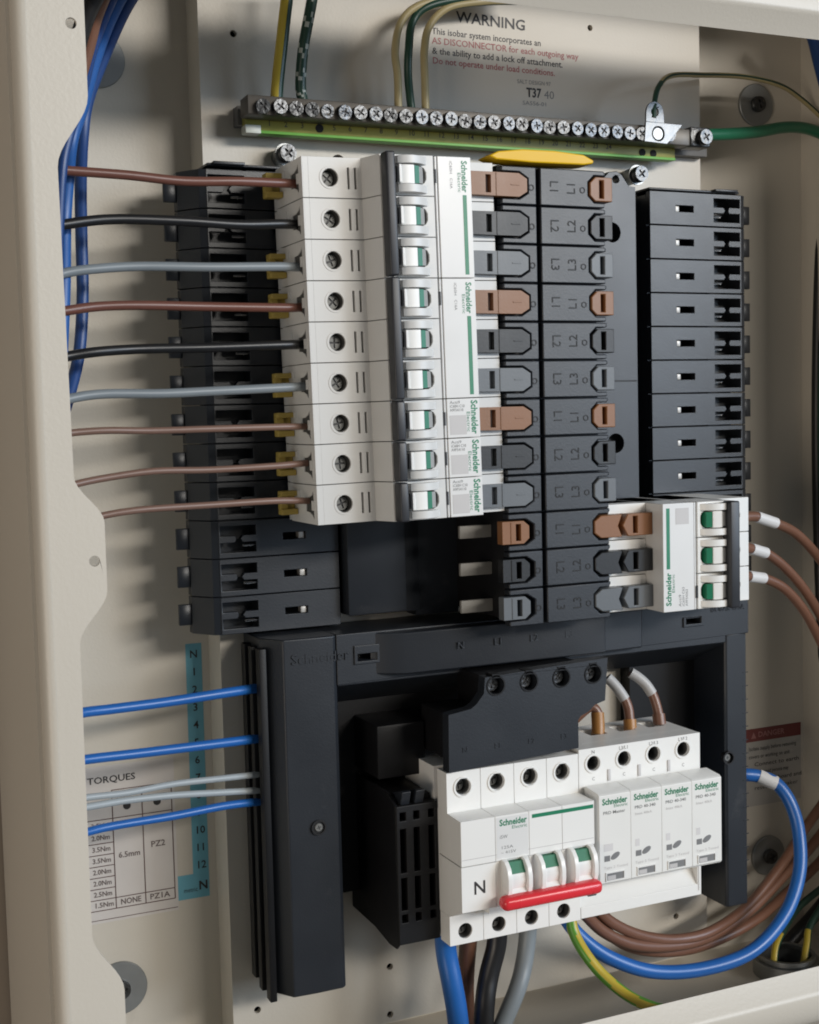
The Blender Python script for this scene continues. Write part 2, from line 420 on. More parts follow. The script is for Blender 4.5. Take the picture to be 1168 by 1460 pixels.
etext('lettering', 'NONE', 4.0, -86.5, -34.72, -341.0, PTAB, ts, bold=0.015, width=10)
etext('lettering', 'PZ1A', 4.0, -72.0, -34.72, -341.0, PTAB, ts, bold=0.015, width=10)
for x in (-81.5, -66.5):
    q = B(); q.plate(circ(x, -293.2, 1.9, 18), [], -34.86, -34.74); eo(q, 'table_symbol', PBLACK)
# red headed notice at the right
rs = B(); rs.box(282, 337, -35, -34.85, -349, -309); rn = eo(rs, 'danger_notice', mat('grey_notice', (0.43, 0.41, 0.38), 0.4)); rn['label'] = 'notice with dark red heading on the back panel'
rr = B(); rr.box(282, 337, -35, -34.82, -309, -301); eo(rr, 'notice_heading', PDRED)
etext('lettering', 'DANGER', 4.6, 304, -34.7, -305, mat('faded_print', (0.36, 0.16, 0.15), 0.5), rn, width=20, bold=0.02)
tri_ = B(); tri_.plate([(298.8, -307), (302.6, -307), (300.7, -303.2)], [], -34.82, -34.72); eo(tri_, 'warning_triangle', mat('faded_print', (0.36, 0.16, 0.15)))
for i, s in enumerate(['Isolate supply before removing', 'covers or working on unit', 'Connect to earth', 'Only trained persons may', 'open this board and', 'reset any breaker']):
    etext('lettering', s, 3.6, 297 if i < 2 else 301, -34.7, -313.5-4.9*i, PBLACK, rn, width=(36, 31, 34, 26, 36, 33)[i])

# wall fixing screws with big penny washers
wsm = screw_mesh('screw_head', 4.6, 3.2, STEEL)
def washer(x, z, r, lab, d=-34.9, place=True):
    w0 = empty('wall_fixing', (x, d, z), lab, 'fixing screw', 'fixing screws with penny washers on the back panel')
    b = B(); b.lathe((0, 0, 0), [(r, 0), (r, 1.4), (r-0.4, 1.8), (3.2, 1.8)], seg=40); b.out('washer', ZINC, w0)
    s_ = put('screw_head', wsm, w0); s_.location = V(0, 1.8, 0)
washer(-88.5, -384, 13.3, 'round grey penny washer with cross screw behind the lower left lip tab')
washer(-81.5, 66, 13.3, 'shaded grey penny washer behind the blue wires at upper left')
washer(304.5, 72, 12.2, 'grey penny washer with screw right of the earth bar above the green cable')
washer(310.5, -381, 12.2, 'grey penny washer with screw beside the blue loop at lower right')

# ------------------------------------------------------------------ earth bar
EB = (100, -10, 40)
eb = empty('earth_bar', EB, 'long metal earth bar full of bright screws on a numbered green strip', 'earth bar')
def ebc(b, name, m_, bev=0): return child(b, name, m_, eb, EB, bev)
b = B(); b.box(-24, 210, 5, 16.5, 34.2, 42.8, 0.4); b.box(206, 232, 5, 14, 34.5, 43.0, 0.4); ebc(b, 'terminal_bar', BRASS)
b = B(); b.box(-21, 220, -2.5, 3.4, 29.8, 37, 0.2); es = ebc(b, 'number_strip', STRIPG)
b = B(); b.box(-21, 220, -2.5, 4.0, 28.4, 29.8, 0.2); ebc(b, 'strip_edge', STRIPE)  # lower edge of the strip catching light, put into a brighter green
b = B(); b.box(-21.5, -14, -2.4, 4.3, 28.2, 32.0, 0.2); ebc(b, 'strip_end', mat('lit_strip_end', (0.6, 0.62, 0.55), 0.4))  # lit left end of the strip, its light put into a pale colour
b = B(); b.box(-23, 246, -10, -3, 33, 42, 0.3); ebc(b, 'bar_support', mat('grey_support', (0.16, 0.155, 0.15), 0.6))
for x, z in ((15.5, 32.6), (199, 31.6), (206, 31.4)):
    b = B(); b.cyl((x, 3.0, z), 2.0, 0.7); ebc(b, 'strip_hole', DARKHOLE)
sm = [screw_mesh('terminal_screw', 3.6, 3.2, STEEL, 'cross', r_) for r_ in (0.1, 0.5, 0.9, 1.3)]
ring = B(); ring.plate(circ(0, 0, 3.2), [circ(0, 0, 1.9, 16)], 0, 1.2); ring.cyl((0, -0.2, 0), 2.0, 0.3); ringm = ring.mesh('screw_hole_rim', STEEL)
for i in range(27):
    x = -17.1 + i*(188.6+17.1)/26
    t = put('terminal_screw' if i != 4 else 'screw_hole_rim', sm[(i*7+i//3) % 4] if i != 4 else ringm, eb)
    t.location = V(x-EB[0], 16.5-EB[1], 37.6+random.uniform(-0.35, 0.35)-EB[2]); t.rotation_euler = (random.uniform(-0.12, 0.12), random.uniform(0, 6.28) if i != 4 else 0, random.uniform(-0.12, 0.12))
for i in range(24):
    text('lettering', str(i+1), 3.6, -9.5+i*8.15 if i else -9.5, 3.5, 33.2, PBLACK, eb, org=EB, align='CENTER', bold=0.01)
b = B()   # bonding lug at the right end
b.plate([(189, 33.6), (203, 33.0), (206, 36), (213, 43.5), (190, 43.8)], [circ(197.6, 38, 3.9, 20)], 19.2, 20.4)
b.plate([(190, 43.8), (190.2, 48.5)]+[(195.7+5.4*math.cos(t), 49+5.4*math.sin(t)) for t in [PI*(1-i/10) for i in range(11)]]+[(201.5, 43.5)], [circ(195.7, 49, 2.3, 16)], 19.2, 20.4)
ebc(b, 'earth_lug', mat('lug_steel', (0.17, 0.175, 0.18), 0.40, metal=0.9, bump=0.5, bscale=300, var=0.2), 0.2)
b = B(); b.lathe((197.6, 16.5, 38), [(3.5, 0), (3.5, 3), (3.0, 3.6), (1.9, 3.6)]); ebc(b, 'lug_screw', DSTEEL)
for x in (206, 229.5):
    t = put('terminal_screw', screw_mesh('terminal_screw', 4.2, 3.8, STEEL, 'cross', 0.6), eb); t.location = V(x-EB[0], 15-EB[1], 38.8-EB[2])
b = B(); b.box(222, 235, 4, 15, 34, 44.5, 1.0); ebc(b, 'end_clamp', STEEL)

# plate screws at the top of the chassis
psm = screw_mesh('screw_head', 4.3, 4.6, STEEL, 'cross', 0.7)
for (x, z, lab) in ((-0.5, 20.2, 'silver flange screw on the plate left above the white breakers'), (198.5, 20.5, 'silver flange screw on the plate beside the drilled black lug')):
    p0 = empty('plate_screw', (x, -10, z), lab, 'screw', 'chassis fixing screws')
    b = B(); b.lathe((0, 0, 0), [(4.2, 0), (4.2, 8), (5.3, 8.2), (5.3, 9.2)], seg=24); b.out('screw_flange', DSTEEL, p0)
    s_ = put('screw_head', psm, p0); s_.location = V(0, 9.2, 0)

# ------------------------------------------------------------------ busbar chassis
CH = (108.3, -10, -99)
ch = empty('busbar_chassis', CH, 'dark grey plastic busbar chassis with twelve rows and side trays', 'busbar chassis')
def chc(b, name, m_, bev=0, par=None): return child(b, name, m_, par or ch, CH, bev)
b = B()
b.box(83.8, 137.5, -9, 53.5, -203.5, 10.2, 0.6); chc(b, 'busbar_core', BLACK2)
b = B()
b.box(60, 84, -9, 3, -206, 9, 0.4)
b.box(19, 50, -9, 15, -201.5, 9, 1.0)
b.box(49, 61, -9, 6, -203, 9, 0.4)
chc(b, 'busbar_cover', BLACK)
b = B(); b.plate(rect(137, 186.5, -206, 11), [circ(172.0, -13, 5.2, 22), circ(172.4, -122.6, 5.2, 22)], 9, 15)
b.box(137, 186, -9, 8.9, -206, 10.6, 0.4)
b.box(137.4, 186.4, 15, 15.05, -90.3, -89.7)
chc(b, 'side_shelf', BLACK, 0.5)
b = B(); b.plate([(163, 10), (166, 13.5), (171, 18.2), (176, 18.8), (179, 17.2), (184.5, 10)], [circ(175.2, 14.6, 1.9, 16)], 8, 14); chc(b, 'drilled_lug', BLACK, 0.5)
b = B(); b.box(137.6, 186, 14.98, 15.1, -90.4, -89.6); chc(b, 'shelf_joint', ENGR)
b = B(); b.box(186, 200, -9, -6, -206, 9); b.box(-34, 20, -9, -4, -206, 9); chc(b, 'channel_floor', BLACK2)
b = B()   # yellow end cap
b.plate([(77.0, 13.0), (82, 15.4), (95, 17.0), (112, 17.2), (128, 16.2), (133.6, 13.8), (133.2, 12.2), (128, 11.4), (100, 11.0), (81, 11.5)], [], 47, 59.5); chc(b, 'end_cap', YELLOWP, 1.0)
# row covers: each row has a left and a right panel with a pocket for its shutter
ZR = [0.3-18*i for i in range(12)]
PK_L = [(76, -6.2), (93, -6.2), (97.6, -3.4), (97.6, 3.4), (93, 6.2), (76, 6.2)]
PK_R = [(146, -6.4), (133.6, -6.4), (130.2, -3.2), (130.2, 3.2), (133.6, 6.4), (146, 6.4)]
b = B(); b.plate([(83.6, -8.7)]+[(101.9, -8.7), (101.9, 8.7), (83.6, 8.7), (83.6, 6.2), (93, 6.2), (97.6, 3.4), (97.6, -3.4), (93, -6.2), (83.6, -6.2)], [], 53.5, 59)
rcl = b.mesh('row_panel', BLACK)
b = B(); b.plate([(104.1, -8.7), (139.4, -8.7), (139.4, -6.4), (133.6, -6.4), (130.2, -3.2), (130.2, 3.2), (133.6, 6.4), (139.4, 6.4), (139.4, 8.7), (104.1, 8.7)], [], 53.5, 59)
b.box(139.0, 141.5, 50, 56.5, 6.9, 8.7)
rcr = b.mesh('row_panel', BLACK)
def tab_mesh(kind):
    b = B()
    if kind == 'long':      # covers the breaker connection, slot near its outer end
        b.plate([(66, -5.3), (78.5, -5.4), (92.4, -5.4), (96.6, -2.9), (96.6, 2.9), (92.4, 5.4), (78.5, 5.4), (66, 5.3)], [rect(74.8, 77.6, -4.1, 4.1)], 55.2, 59.8)
        b.box(66, 78.8, 50, 55.2, -5.3, 5.3); b.box(80.2, 80.8, 59.8, 60.1, -5.2, 5.2)
        b.box(88, 92.5, 59.8, 60.1, -0.25, 0.25)
    elif kind == 'short':   # row without breaker at the left
        b.plate([(80, -5.4), (91.5, -5.4), (94.5, -2.9), (94.5, 2.9), (91.5, 5.4), (80, 5.4)], [rect(87.3, 90.0, -4.0, 4.0)], 54.5, 59.6)
        b.box(84.4, 84.8, 59.6, 59.9, -5, 5)
    elif kind == 'right':
        b.plate([(143.4, -5.7), (134.0, -5.7), (131.0, -2.9), (131.0, 2.9), (134.0, 5.7), (143.4, 5.7)], [rect(136.2, 138.6, -4.2, 4.2)], 52, 59.6)
    else:                   # right side with breaker plugged in
        b.plate([(146.5, -5.5), (134.6, -5.5), (130.8, -2.9), (130.8, 2.9), (134.6, 5.5), (146.5, 5.5), (144.2, 0)], [], 52, 59.6)
        b.plate([(165, -5.5), (150.5, -5.5), (147.5, 0), (150.5, 5.5), (165, 5.5)], [rect(153.6, 156.2, -4.2, 4.2)], 53, 58.6)
        b.box(144, 166, 48, 53, -5.4, 5.4)
    return b
tabs = {k: tab_mesh(k).mesh('phase_shutter', T_BROWN) for k in ('long', 'short', 'right', 'plug')}
TM = [T_BROWN, T_BLACK, T_GREY]
tabm = {}
for k, me in tabs.items():
    for j in range(3):
        c = me.copy(); c.materials.clear(); c.materials.append(TM[j]); tabm[k, j] = c
def lift(me, z): return put(me.name.split('.')[0], me, ch, (-CH[0], -CH[1], z-CH[2]))
for i in range(12):
    z = ZR[i]
    a = lift(rcl, z); a.modifiers.new('edge', 'BEVEL').width = 0.0005; a.modifiers[0].limit_method = 'ANGLE'; a.modifiers[0].segments = 2
    a = lift(rcr, z); a.modifiers.new('edge', 'BEVEL').width = 0.0005; a.modifiers[0].limit_method = 'ANGLE'; a.modifiers[0].segments = 2
    for k in (('long' if i < 9 else 'short'), ('right' if i < 9 else 'plug')):
        t = lift(tabm[k, i % 3], z); t.name = 'phase_shutter'
        md = t.modifiers.new('edge', 'BEVEL'); md.width = 0.0004; md.limit_method = 'ANGLE'; md.segments = 2
    n = str(i % 3 + 1)
    text('lettering', 'L'+n, 6.4, 111.3, 59.05, z, ENGR, ch, rot=-90, align='CENTER', org=CH, thick=0.15)
    text('lettering', 'L'+n, 6.4, 121.0, 59.05, z, ENGR, ch, rot=90, align='CENTER', org=CH, thick=0.15)
    for x in (99.2, 127.0):
        b = B(); b.plate(circ(x, z-0.8, 1.5, 16), [circ(x, z-0.8, 1.0, 16)], 59.0, 59.2); chc(b, 'round_mark', ENGR)
# bare prongs of the three unused ways at the left
for i in (9, 10, 11):
    b = B(); b.box(66.8, 84, 39, 41.2, ZR[i]-3.2, ZR[i]+3.0, 0.5); pr = chc(b, 'contact_prong', CONTACT)
# side trays
def tray_row(mir):
    X = (lambda x: 216.6-x) if mir else (lambda x: x)
    b = B()
    def q(x0, x1, z0, z1): return rect(min(X(x0), X(x1)), max(X(x0), X(x1)), z0, z1)
    b.plate(q(199.6, 259.4, -8.75, 8.75), [q(216.3, 227.8, -1.7, 1.7), [(X(u), v) for u, v in ((241.2, 6.3), (258.6, 6.3), (258.6, 1.6), (251.4, 1.6), (250.8, 0), (251.4, -1.6), (258.6, -1.6), (258.6, -6.3), (241.2, -6.3), (241.2, -1.6), (247.6, -1.6), (248.8, 0), (247.6, 1.6), (241.2, 1.6))]], 5.5, 9)
    b.box(X(269), X(276), -6.5, -4.5, -4.8, 5.2, 0.3)
    b.plate([(X(258.8), 8.9), (X(262.5), 7.5), (X(270), -3.5), (X(270), -9), (X(258.8), -9)], [], -8.8, 8.8, 'z')
    b.box(X(257.5), X(260.5), -7, 7, -8.75, -6.2, 0.3); b.box(X(257.5), X(260.5), -7, 7, 6.2, 8.75, 0.3)
    b.box(X(241.2), X(247), 7.2, 8.2, -3.4, -2.8)
    return b.mesh('tray_row', BLACK)
TRM = {0: tray_row(False), 1: tray_row(True)}
for i in range(12):
    for mir in (0, 1):
        z = 2.0-18*i if not mir else 0.9-18*i
        X = (lambda x: 216.6-x) if mir else (lambda x: x)
        r_ = lift(TRM[mir], z); r_.name = 'tray_row'
        md = r_.modifiers.new('edge', 'BEVEL'); md.width = 0.0004; md.limit_method = 'ANGLE'; md.segments = 2
        b = B(); b.box(X(216.6), X(219.4), 3.0, 7.6, z-1.6, z+1.6, 0.3); chc(b, 'slot_contact', SLOTC); b = B(); b.box(X(241.6), X(247), 5.6, 7.0, z-3.7, z-2.9); chc(b, 'clip_contact', SLOTC)
for mir in (0, 1):
    X = (lambda x: 216.6-x) if mir else (lambda x: x)
    b = B(); b.box(X(199.6), X(261), -9.5, -3.0, -206.5, 10.4, 0.4); b.box(X(241), X(259.8), -3.2, -2.0, -206.5, 10.4); b.box(X(199.6), X(201.5), -3, 5.4, -206.5, 10.4); b.box(X(239), X(241), -3, 5.4, -206.5, 10.4)
    b.box(X(199.6), X(258), -9, 5.4, 9.2, 10.4)
    b.box(X(199.6), X(258.5), -9, 8.6, 11.4, 12.6, 0.3); b.box(X(241), X(256), 2, 11.0, 11.8, 13.2, 0.3)
    chc(b, 'side_tray', BLACK)

# ------------------------------------------------------------------ breakers
def breaker(n, P, s, org, label, group, logo, right=False):
    """n poles stacked downwards; local z = 0 at the top of the first pole. P: x positions, s: +1 nose to the right of the cable end"""
    t = empty('circuit_breaker', org, label, 'circuit breaker', group)
    e0, s1, n0, n1, e1 = P['e0'], P['s1'], P['n0'], P['n1'], P['e1']
    lo = lambda a, b_: (min(a, b_), max(a, b_))
    R4 = lambda xa, xb, za, zb: rect(min(xa, xb), max(xa, xb), za, zb)
    X = lambda off: n0+s*off
    hb, tg, lb = P['hb'], P['tg'], P['lb']
    D0 = org[1]
    def loc(b): bmesh.ops.translate(b.bm, verts=b.bm.verts, vec=-V(org[0], org[1], 0)); return b
    scr = screw_mesh('terminal_screw', 3.3, 2.2, HSCREW, 'slot', 0.5)
    # one pole, meshes shared between poles
    hx = e0+s*13.0 if not right else e0-9.5
    b = B()
    z0, z1 = -17.75, -0.12
    b.box(*lo(e0+s*(4.5 if not right else 0), e1), D0, 39.2 if not right else 44.0, z0, z1)
    if not right: b.box(*lo(e0+s*17, e1), 39.2, 44.5, z0, z1)
    if not right:
        b.plate([(D0+8, z0), (55, z0), (55, z1), (D0+8, z1)], [[(50.4, -15.6), (48.2, -13.6), (44.5, -12.4), (40.2, -12.2), (40.2, -6.0), (44.5, -5.8), (48.2, -4.6), (50.4, -2.6)]], *lo(e0, e0+s*0.5), axis='x')
        b.mi = 1; b.box(*lo(e0+s*0.45, e0+s*2.9), D0+8.2, 50.9, z0+0.3, z1-0.3); b.mi = 0
        b.box(*lo(e0+s*0.45, e0+s*3), 50.85, 55, z0, z1)
        b.box(*lo(e0+s*1.5, e0+s*5), D0, D0+9, z0, z1)
        b.box(*lo(e0+s*2.5, e0+s*5), D0, 38, z0, z1)
        b.box(*lo(e0-s*0.6, e0+s*0.6), 49, 51.5, -7, -11.4); b.box(*lo(e0-s*0.5, e0+s*0.5), 30, 33, -3, -6)
        b.plate(R4(e0+s*3, s1, z0, z1), [circ(hx, -9, 3.85, 28), R4(e0+s*21.3, e0+s*22.4, -13.8, -4.4), R4(e0+s*24.6, e0+s*25.7, -13.8, -4.4)], 50, 55)
        b.plate(circ(hx, -9, 5.0, 28), [circ(hx, -9, 3.9, 28)], 54.9, 55.25)
        b.mi = 1; b.plate(circ(hx, -9, 4.0, 28), [circ(hx, -9, 3.5, 28)], 48, 54.2); b.box(*lo(e0+s*21.0, e0+s*26.0), 49.4, 51.4, -14, -4.2); b.box(*lo(hx-4.2, hx+4.2), 44.4, 45.4, -13.2, -4.8); b.mi = 0
    else:
        b.plate(R4(e0, s1, z0, z1), [circ(hx, -9, 4.0, 28)], 44, 55)
    if right:
        b.box(*lo(s1+0.2, n0-3), D0, 66.8, z0, z1)
    else:
        b.plate([(s1, 44), (s1, 55), (n0, 66.8), (n0+3, 66.8), (n0+3, 44)], [], z0, z1, 'z')
    b.plate(R4(X(0 if right else 1), X(lb[0]-2.2), z0, z1), [[(X(tg[0]), -13.3), (X(tg[1]-3.2), -13.3), (X(tg[1]-1.0), -12.2), (X(tg[1]), -10.4), (X(tg[1]), -7.6), (X(tg[1]-1.0), -5.8), (X(tg[1]-3.2), -4.7), (X(tg[0]), -4.7)]], 58, 67)
    b.box(*lo(X(0 if right else 2), X(lb[0]-2.3)), D0, 58, z0, z1)
    if right: b.box(*lo(n1+s*0.2, e1), D0, 52.4, z0, z1)
    else: b.box(*lo(n1+s*0.2, e1), D0, 56, z0, z1)
    # cheeks each side of the toggle
    for zc in (-2.75, -15.25):
        a, c_ = tg
        pf = [(X(a-0.5), 66.9), (X(a+0.2), 70.2), (X(a+3), 72.0), (X(a+7), 72.3), (X(a+11), 71.0), (X(c_-1.2), 68.6), (X(c_+0.2), 66.9)]
        b.plate(pf, [], zc-1.7, zc+1.7, 'z')
    pole = loc(b).mesh('pole_body', [WHITE if not right else WHITE2, HOLE_SHADE])
    a, c_ = tg
    b = B()
    g0, g1 = (10.0, 13.0) if right else (8.2, 10.8)
    pf = [(X(a+0.2), 60), (X(a+0.2), 67.4), (X(a+0.9), 69.6), (X(a+3), 70.4), (X(a+6), 70.5), (X(a+8.2), 70.2), (X(a+8.2), 60)]
    if right: pf = [(X(a+4.6), 60), (X(a+4.6), 71.2), (X(a+7.5), 71.2), (X(a+10), 70.4), (X(a+10), 60)]
    b = B(); b.plate(pf, [], -13.2, -4.8, 'z')
    if not right: b.box(*lo(X(a+0.1), X(a+1.5)), 62, 71.6, -13.0, -5.0)
    togm = loc(b).mesh('toggle', WHITE2)
    b = B(); b.plate([(X(a+g0+.02), 60), (X(a+g0+.02), 70.1), (X(a+g1), 69.2), (X(a+g1), 60)], [], -12.8, -5.2, 'z'); flag = loc(b).mesh('green_flag', GREENF)
    tl = [(X(a+0.6), 60), (X(a+0.6), 70.6), (X(a+4.55), 70.9), (X(a+4.55), 60)] if right else [(X(a+10.82), 60), (X(a+10.82), 69.0), (X(c_-2.2), 67.4), (X(c_-0.9), 65.5), (X(c_-0.9), 60)]
    b = B(); b.plate(tl, [], -12.6, -5.4, 'z'); tail = loc(b).mesh('toggle_tail', mat('shade_grey_plastic', (0.36, 0.36, 0.35), 0.5))  # grey holds the shade on the end of the toggle
    clip = None
    if not right:
        b = B(); b.box(-21, -13.2, 24, 30, -14.2, -11.5, 0.4); b.box(-21, -13.2, 24, 30, -5.6, -3.2, 0.4); b.box(-21, -17.5, 24, 28, -12.5, -4.5, 0.4); b.box(-17.6, -13.2, 24, 25.5, -12, -5, 0.2)
        clip = loc(b).mesh('clamp_clip', YCLIP)
    for k in range(n):
        z = -18*k
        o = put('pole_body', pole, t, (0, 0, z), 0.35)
        o = put('toggle', togm, t, (0, 0, z), 0.4); f = put('green_flag', flag, o); f2 = put('toggle_tail', tail, o)
        o = put('terminal_screw', scr, t, (hx-org[0], 49.0-D0 if not right else 49.0-D0, z-9)); o.rotation_euler[1] = random.uniform(0, 3)
        if clip is not None and P['row']+k not in (1, 4): put('clamp_clip', clip, t, (0, 0, z))
    H = -18*n
    b = B(); b.box(*lo(X(lb[0]), n1), D0, 67, H+0.2, -0.12); b.box(*lo(X(lb[0]-1.3), X(lb[0]-0.35)), D0, 66.7, H+0.2, -0.12)
    lp = put('label_panel', loc(b).mesh('label_panel', LABEL), t, None, 0.3)
    kz = 0 if not right else 2
    b = B(); b.box(*lo(X(lb[0]-2.1), X(lb[0]-0.9)), 66, 67.12, -12-18*kz, -6-18*kz); put('indicator_window', loc(b).mesh('indicator_window', ENGR), t)
    b = B()
    b.box(*lo(X(hb[0]), X(hb[1])), 68.2, 74.8, H+0.35, -0.1, 0.9, 3)
    for k in range(n): b.box(*lo(X(hb[0] if right else hb[1]-1), X(hb[1]-1 if right else tg[0]+1.5)), 66, 69.3, -12.5-18*k, -5.5-18*k, 0.4)
    put('handle_bar', loc(b).mesh('handle_bar', HANDLE), t)
    # print
    ox = (org[0], org[1], 0)
    if n == 3 and not right:
        xl = n1-4.2
        text('lettering', 'Schneider', 4.0, xl+0.6, 67.08, -1.8, GREENP, lp, rot=-90, org=ox, width=14, bold=0.03)
        text('lettering', 'Electric', 2.3, xl-2.0, 67.08, -7.0, GREENP, lp, rot=-90, org=ox, width=8.6)
        text('lettering', 'iC60H', 1.9, xl-6.0, 67.08, -2.0, PGREY, lp, rot=-90, org=ox, width=5.5)
        text('lettering', 'C16A', 1.9, xl-6.0, 67.08, -9.6, PGREY, lp, rot=-90, org=ox, width=4.6)
        b = B(); b.box(xl-0.4, xl+1.5, 67, 67.1, H+1.6, -17.0); put('green_line', loc(b).mesh('green_line', GREENP), lp)
    elif not right:
        xl = n1-3.4
        text('lettering', 'Schneider', 4.6, xl+0.4, 67.08, -1.0, GREENP, lp, rot=-90, org=ox, width=15.4, bold=0.03)
        text('lettering', 'Electric', 2.4, xl-2.6, 67.08, -6.0, GREENP, lp, rot=-90, org=ox, width=9)
        for q, (s_, wd) in enumerate((('Acti9', 5.2), ('iC60H C10', 7.4), ('A9F54110', 6.8))):
            text('lettering', s_, 1.9, X(lb[0]+1.4), 67.08, -1.8-1.75*q, PGREY, lp, org=ox, width=wd)
        b = B(); b.box(X(lb[0]+1.2), X(lb[0]+9.6), 67, 67.1, -16.4, -7.6); put('blank_patch', loc(b).mesh('blank_patch', PLGREY), lp)
    else:
        xl = n1+3.0
        b = B(); b.box(xl-1.0, xl+1.0, 67, 67.1, -32.5, -2.4); put('green_line', loc(b).mesh('green_line', GREENP), lp)
        text('lettering', 'Schneider', 4.2, xl+0.2, 67.08, -50.8, GREENP, lp, rot=90, org=ox, width=16.5, bold=0.03)
        text('lettering', 'Electric', 2.3, xl+2.9, 67.08, -44.5, GREENP, lp, rot=90, org=ox, width=9)
        for q, (s_, wd) in enumerate((('Acti9', 6.0), ('iC60H C63', 9.5), ('A9F54363', 8.4))):
            text('lettering', s_, 2.0, xl+6.8+2.0*q, 67.08, -51.6, PGREY, lp, rot=90, org=ox, width=wd)
        b = B(); b.box(xl+4.6, xl+12.4, 67, 67.1, -10.6, -2.6); put('blank_patch', loc(b).mesh('blank_patch', PLGREY), lp)
        for q in range(3): text('lettering', str(2*q+1), 2.6, n1-1.2 if False else n1-3.4, 44.1, -9-18*q, PGREY, t, rot=-90, org=ox)
    return t
PL = dict(e0=-13, s1=15, n0=19, n1=63.6, e1=80.5, hb=(-0.3, 4.1), tg=(7.0, 22.3), lb=(28.0, 44.6), row=0)
SHR = 0.018
rows = [(0, 3, 'three-pole white breaker at the top of the left stack', 'a'), (3, 3, 'three-pole white breaker in the middle of the left stack, below the topmost one', 'b'),
        (6, 1, 'single-pole white breaker directly under the two three-pole breakers', 'c'), (7, 1, 'single-pole white breaker between two other single-pole breakers', 'd'), (8, 1, 'single-pole white breaker at the bottom of the left stack', 'e')]
for r0, n, lab, q in rows:
    P = dict(PL); P['row'] = r0
    t = breaker(n, P, 1, (0, 12, 9-18*r0), lab, 'white circuit breakers in the left stack', q)
    t.location = V(SHR*18*r0, 12, 9-18*r0); t.rotation_euler = (0, -SHR, 0)
PR = dict(e0=226.8, s1=206.4, n0=205.2, n1=165.2, e1=143, hb=(-0.8, 5.2), tg=(2.6, 17.6), lb=(21.6, 40), row=20)
breaker(3, PR, -1, (200, 12, -151.6), 'three-pole white breaker with grey bar plugged in at the right of the chassis', None, 'f', right=True)

# ------------------------------------------------------------------ incomer frame
FO = (108, -10, -300)
fr = empty('incomer_frame', FO, 'dark grey plastic arch-shaped frame around the main switch', 'frame')
def frc(b, name, m_, bev=0, par=None): return child(b, name, m_, par or fr, FO, bev)
b = B()
# left pillar (neutral bar cover)
b.plate([(-27.2, -9), (-27.2, 17), (-19.5, 28.4), (-8, 29.0), (5, 29.0), (7.2, 27.5), (7.2, -9)], [], -378.5, -207.6, 'z')
frc(b, 'left_pillar', BLACK, 0.8)
for (d0, d1, zb, xo) in ((-2, 4, -376, -30.6), (8, 13, -379, -30.2), (17, 23, -381, -29.4)):
    b = B(); b.box(xo, -26, d0, d1, zb, -212, 0.4); frc(b, 'pillar_fin', BLACK2)
b = B()
# right pillar
b.plate([(231.8, -9), (231.8, 27), (233.2, 28), (245.5, 28), (247.2, 26), (247.2, -9)], [], -379.5, -228, 'z'); frc(b, 'right_pillar', BLACK, 0.8)
b = B()
b.plate([(6.9, -207.5), (247.2, -207.5), (247.2, -228.2), (6.9, -231.6)], [rect(17.2, 27.2, -221.0, -217.6), rect(205.5, 215.5, -220.2, -217.2)], 20, 28.6)
b.box(7, 246, -8, 20, -228, -207.8)
b.plate([(28.4, -228), (28.4, -232), (0.2, -246), (0.2, -228)], [], 7.2, 232, 'x')
frc(b, 'top_bar', BLACK, 0.6)
for x0, x1, z0, z1 in ((15.6, 28.8, -222.6, -213.5), (204, 217, -221.4, -216)):
    b = B(); b.plate(rect(x0, x1, z0, z1), [rect(x0+1.6, x1-1.6, z0+1.5, z0+5)], 28.6, 29.5); frc(b, 'latch_frame', BLACK, 0.3)
b = B(); b.plate([(24, 27), (40, 36), (150, 38), (150, 36), (174, 35), (178, 27)], [], -228.5, -208.2, 'z'); frc(b, 'centre_cover', BLACK, 1.2)
b = B(); b.box(7.2, 140, -9.2, 0, -343, -240); b.box(189, 232, -9.2, 0, -372, -246); frc(b, 'backing_panel', BLACK2)  # left part reaches up over the plate, standing in for the shade on it
for x, z in ((-5, -298), (232.5, -295.5)):
    b = B(); b.plate(circ(x, z, 3.7, 22), [circ(x, z, 2.9, 22)], 28.4 if x > 0 else 29.5, 30.0); b.cyl((x, 26, z), 2.9, 3.3 if x < 0 else 2.3); frc(b, 'screw_socket', ENGR)
    t = put('socket_screw', screw_mesh('socket_screw', 1.9, 0.6, HSCREW), fr); t.location = V(x-FO[0], (29.2 if x < 0 else 28.0)-FO[1], z-FO[2])
text('lettering', 'Schneider', 7.0, -16, 28.8, -217.5, BLACK, fr, org=FO, width=29, thick=0.4)
for s, x in (('N', 66), ('L1', 86), ('L2', 106), ('L3', 126)): text('lettering', s, 5.0, x, 37.2, -217, BLACK, fr, org=FO, thick=0.6)
text('lettering', 'ISOBAR 125A', 4.2, 222, 28.7, -213.5, BLACK, fr, org=FO, width=22, thick=0.3)
for i in range(16): 
    b = B(); b.box(243.6, 246.8, 27.9, 28.3, -250-7.5*i, -249.6-7.5*i); frc(b, 'moulded_mark', BLACK)

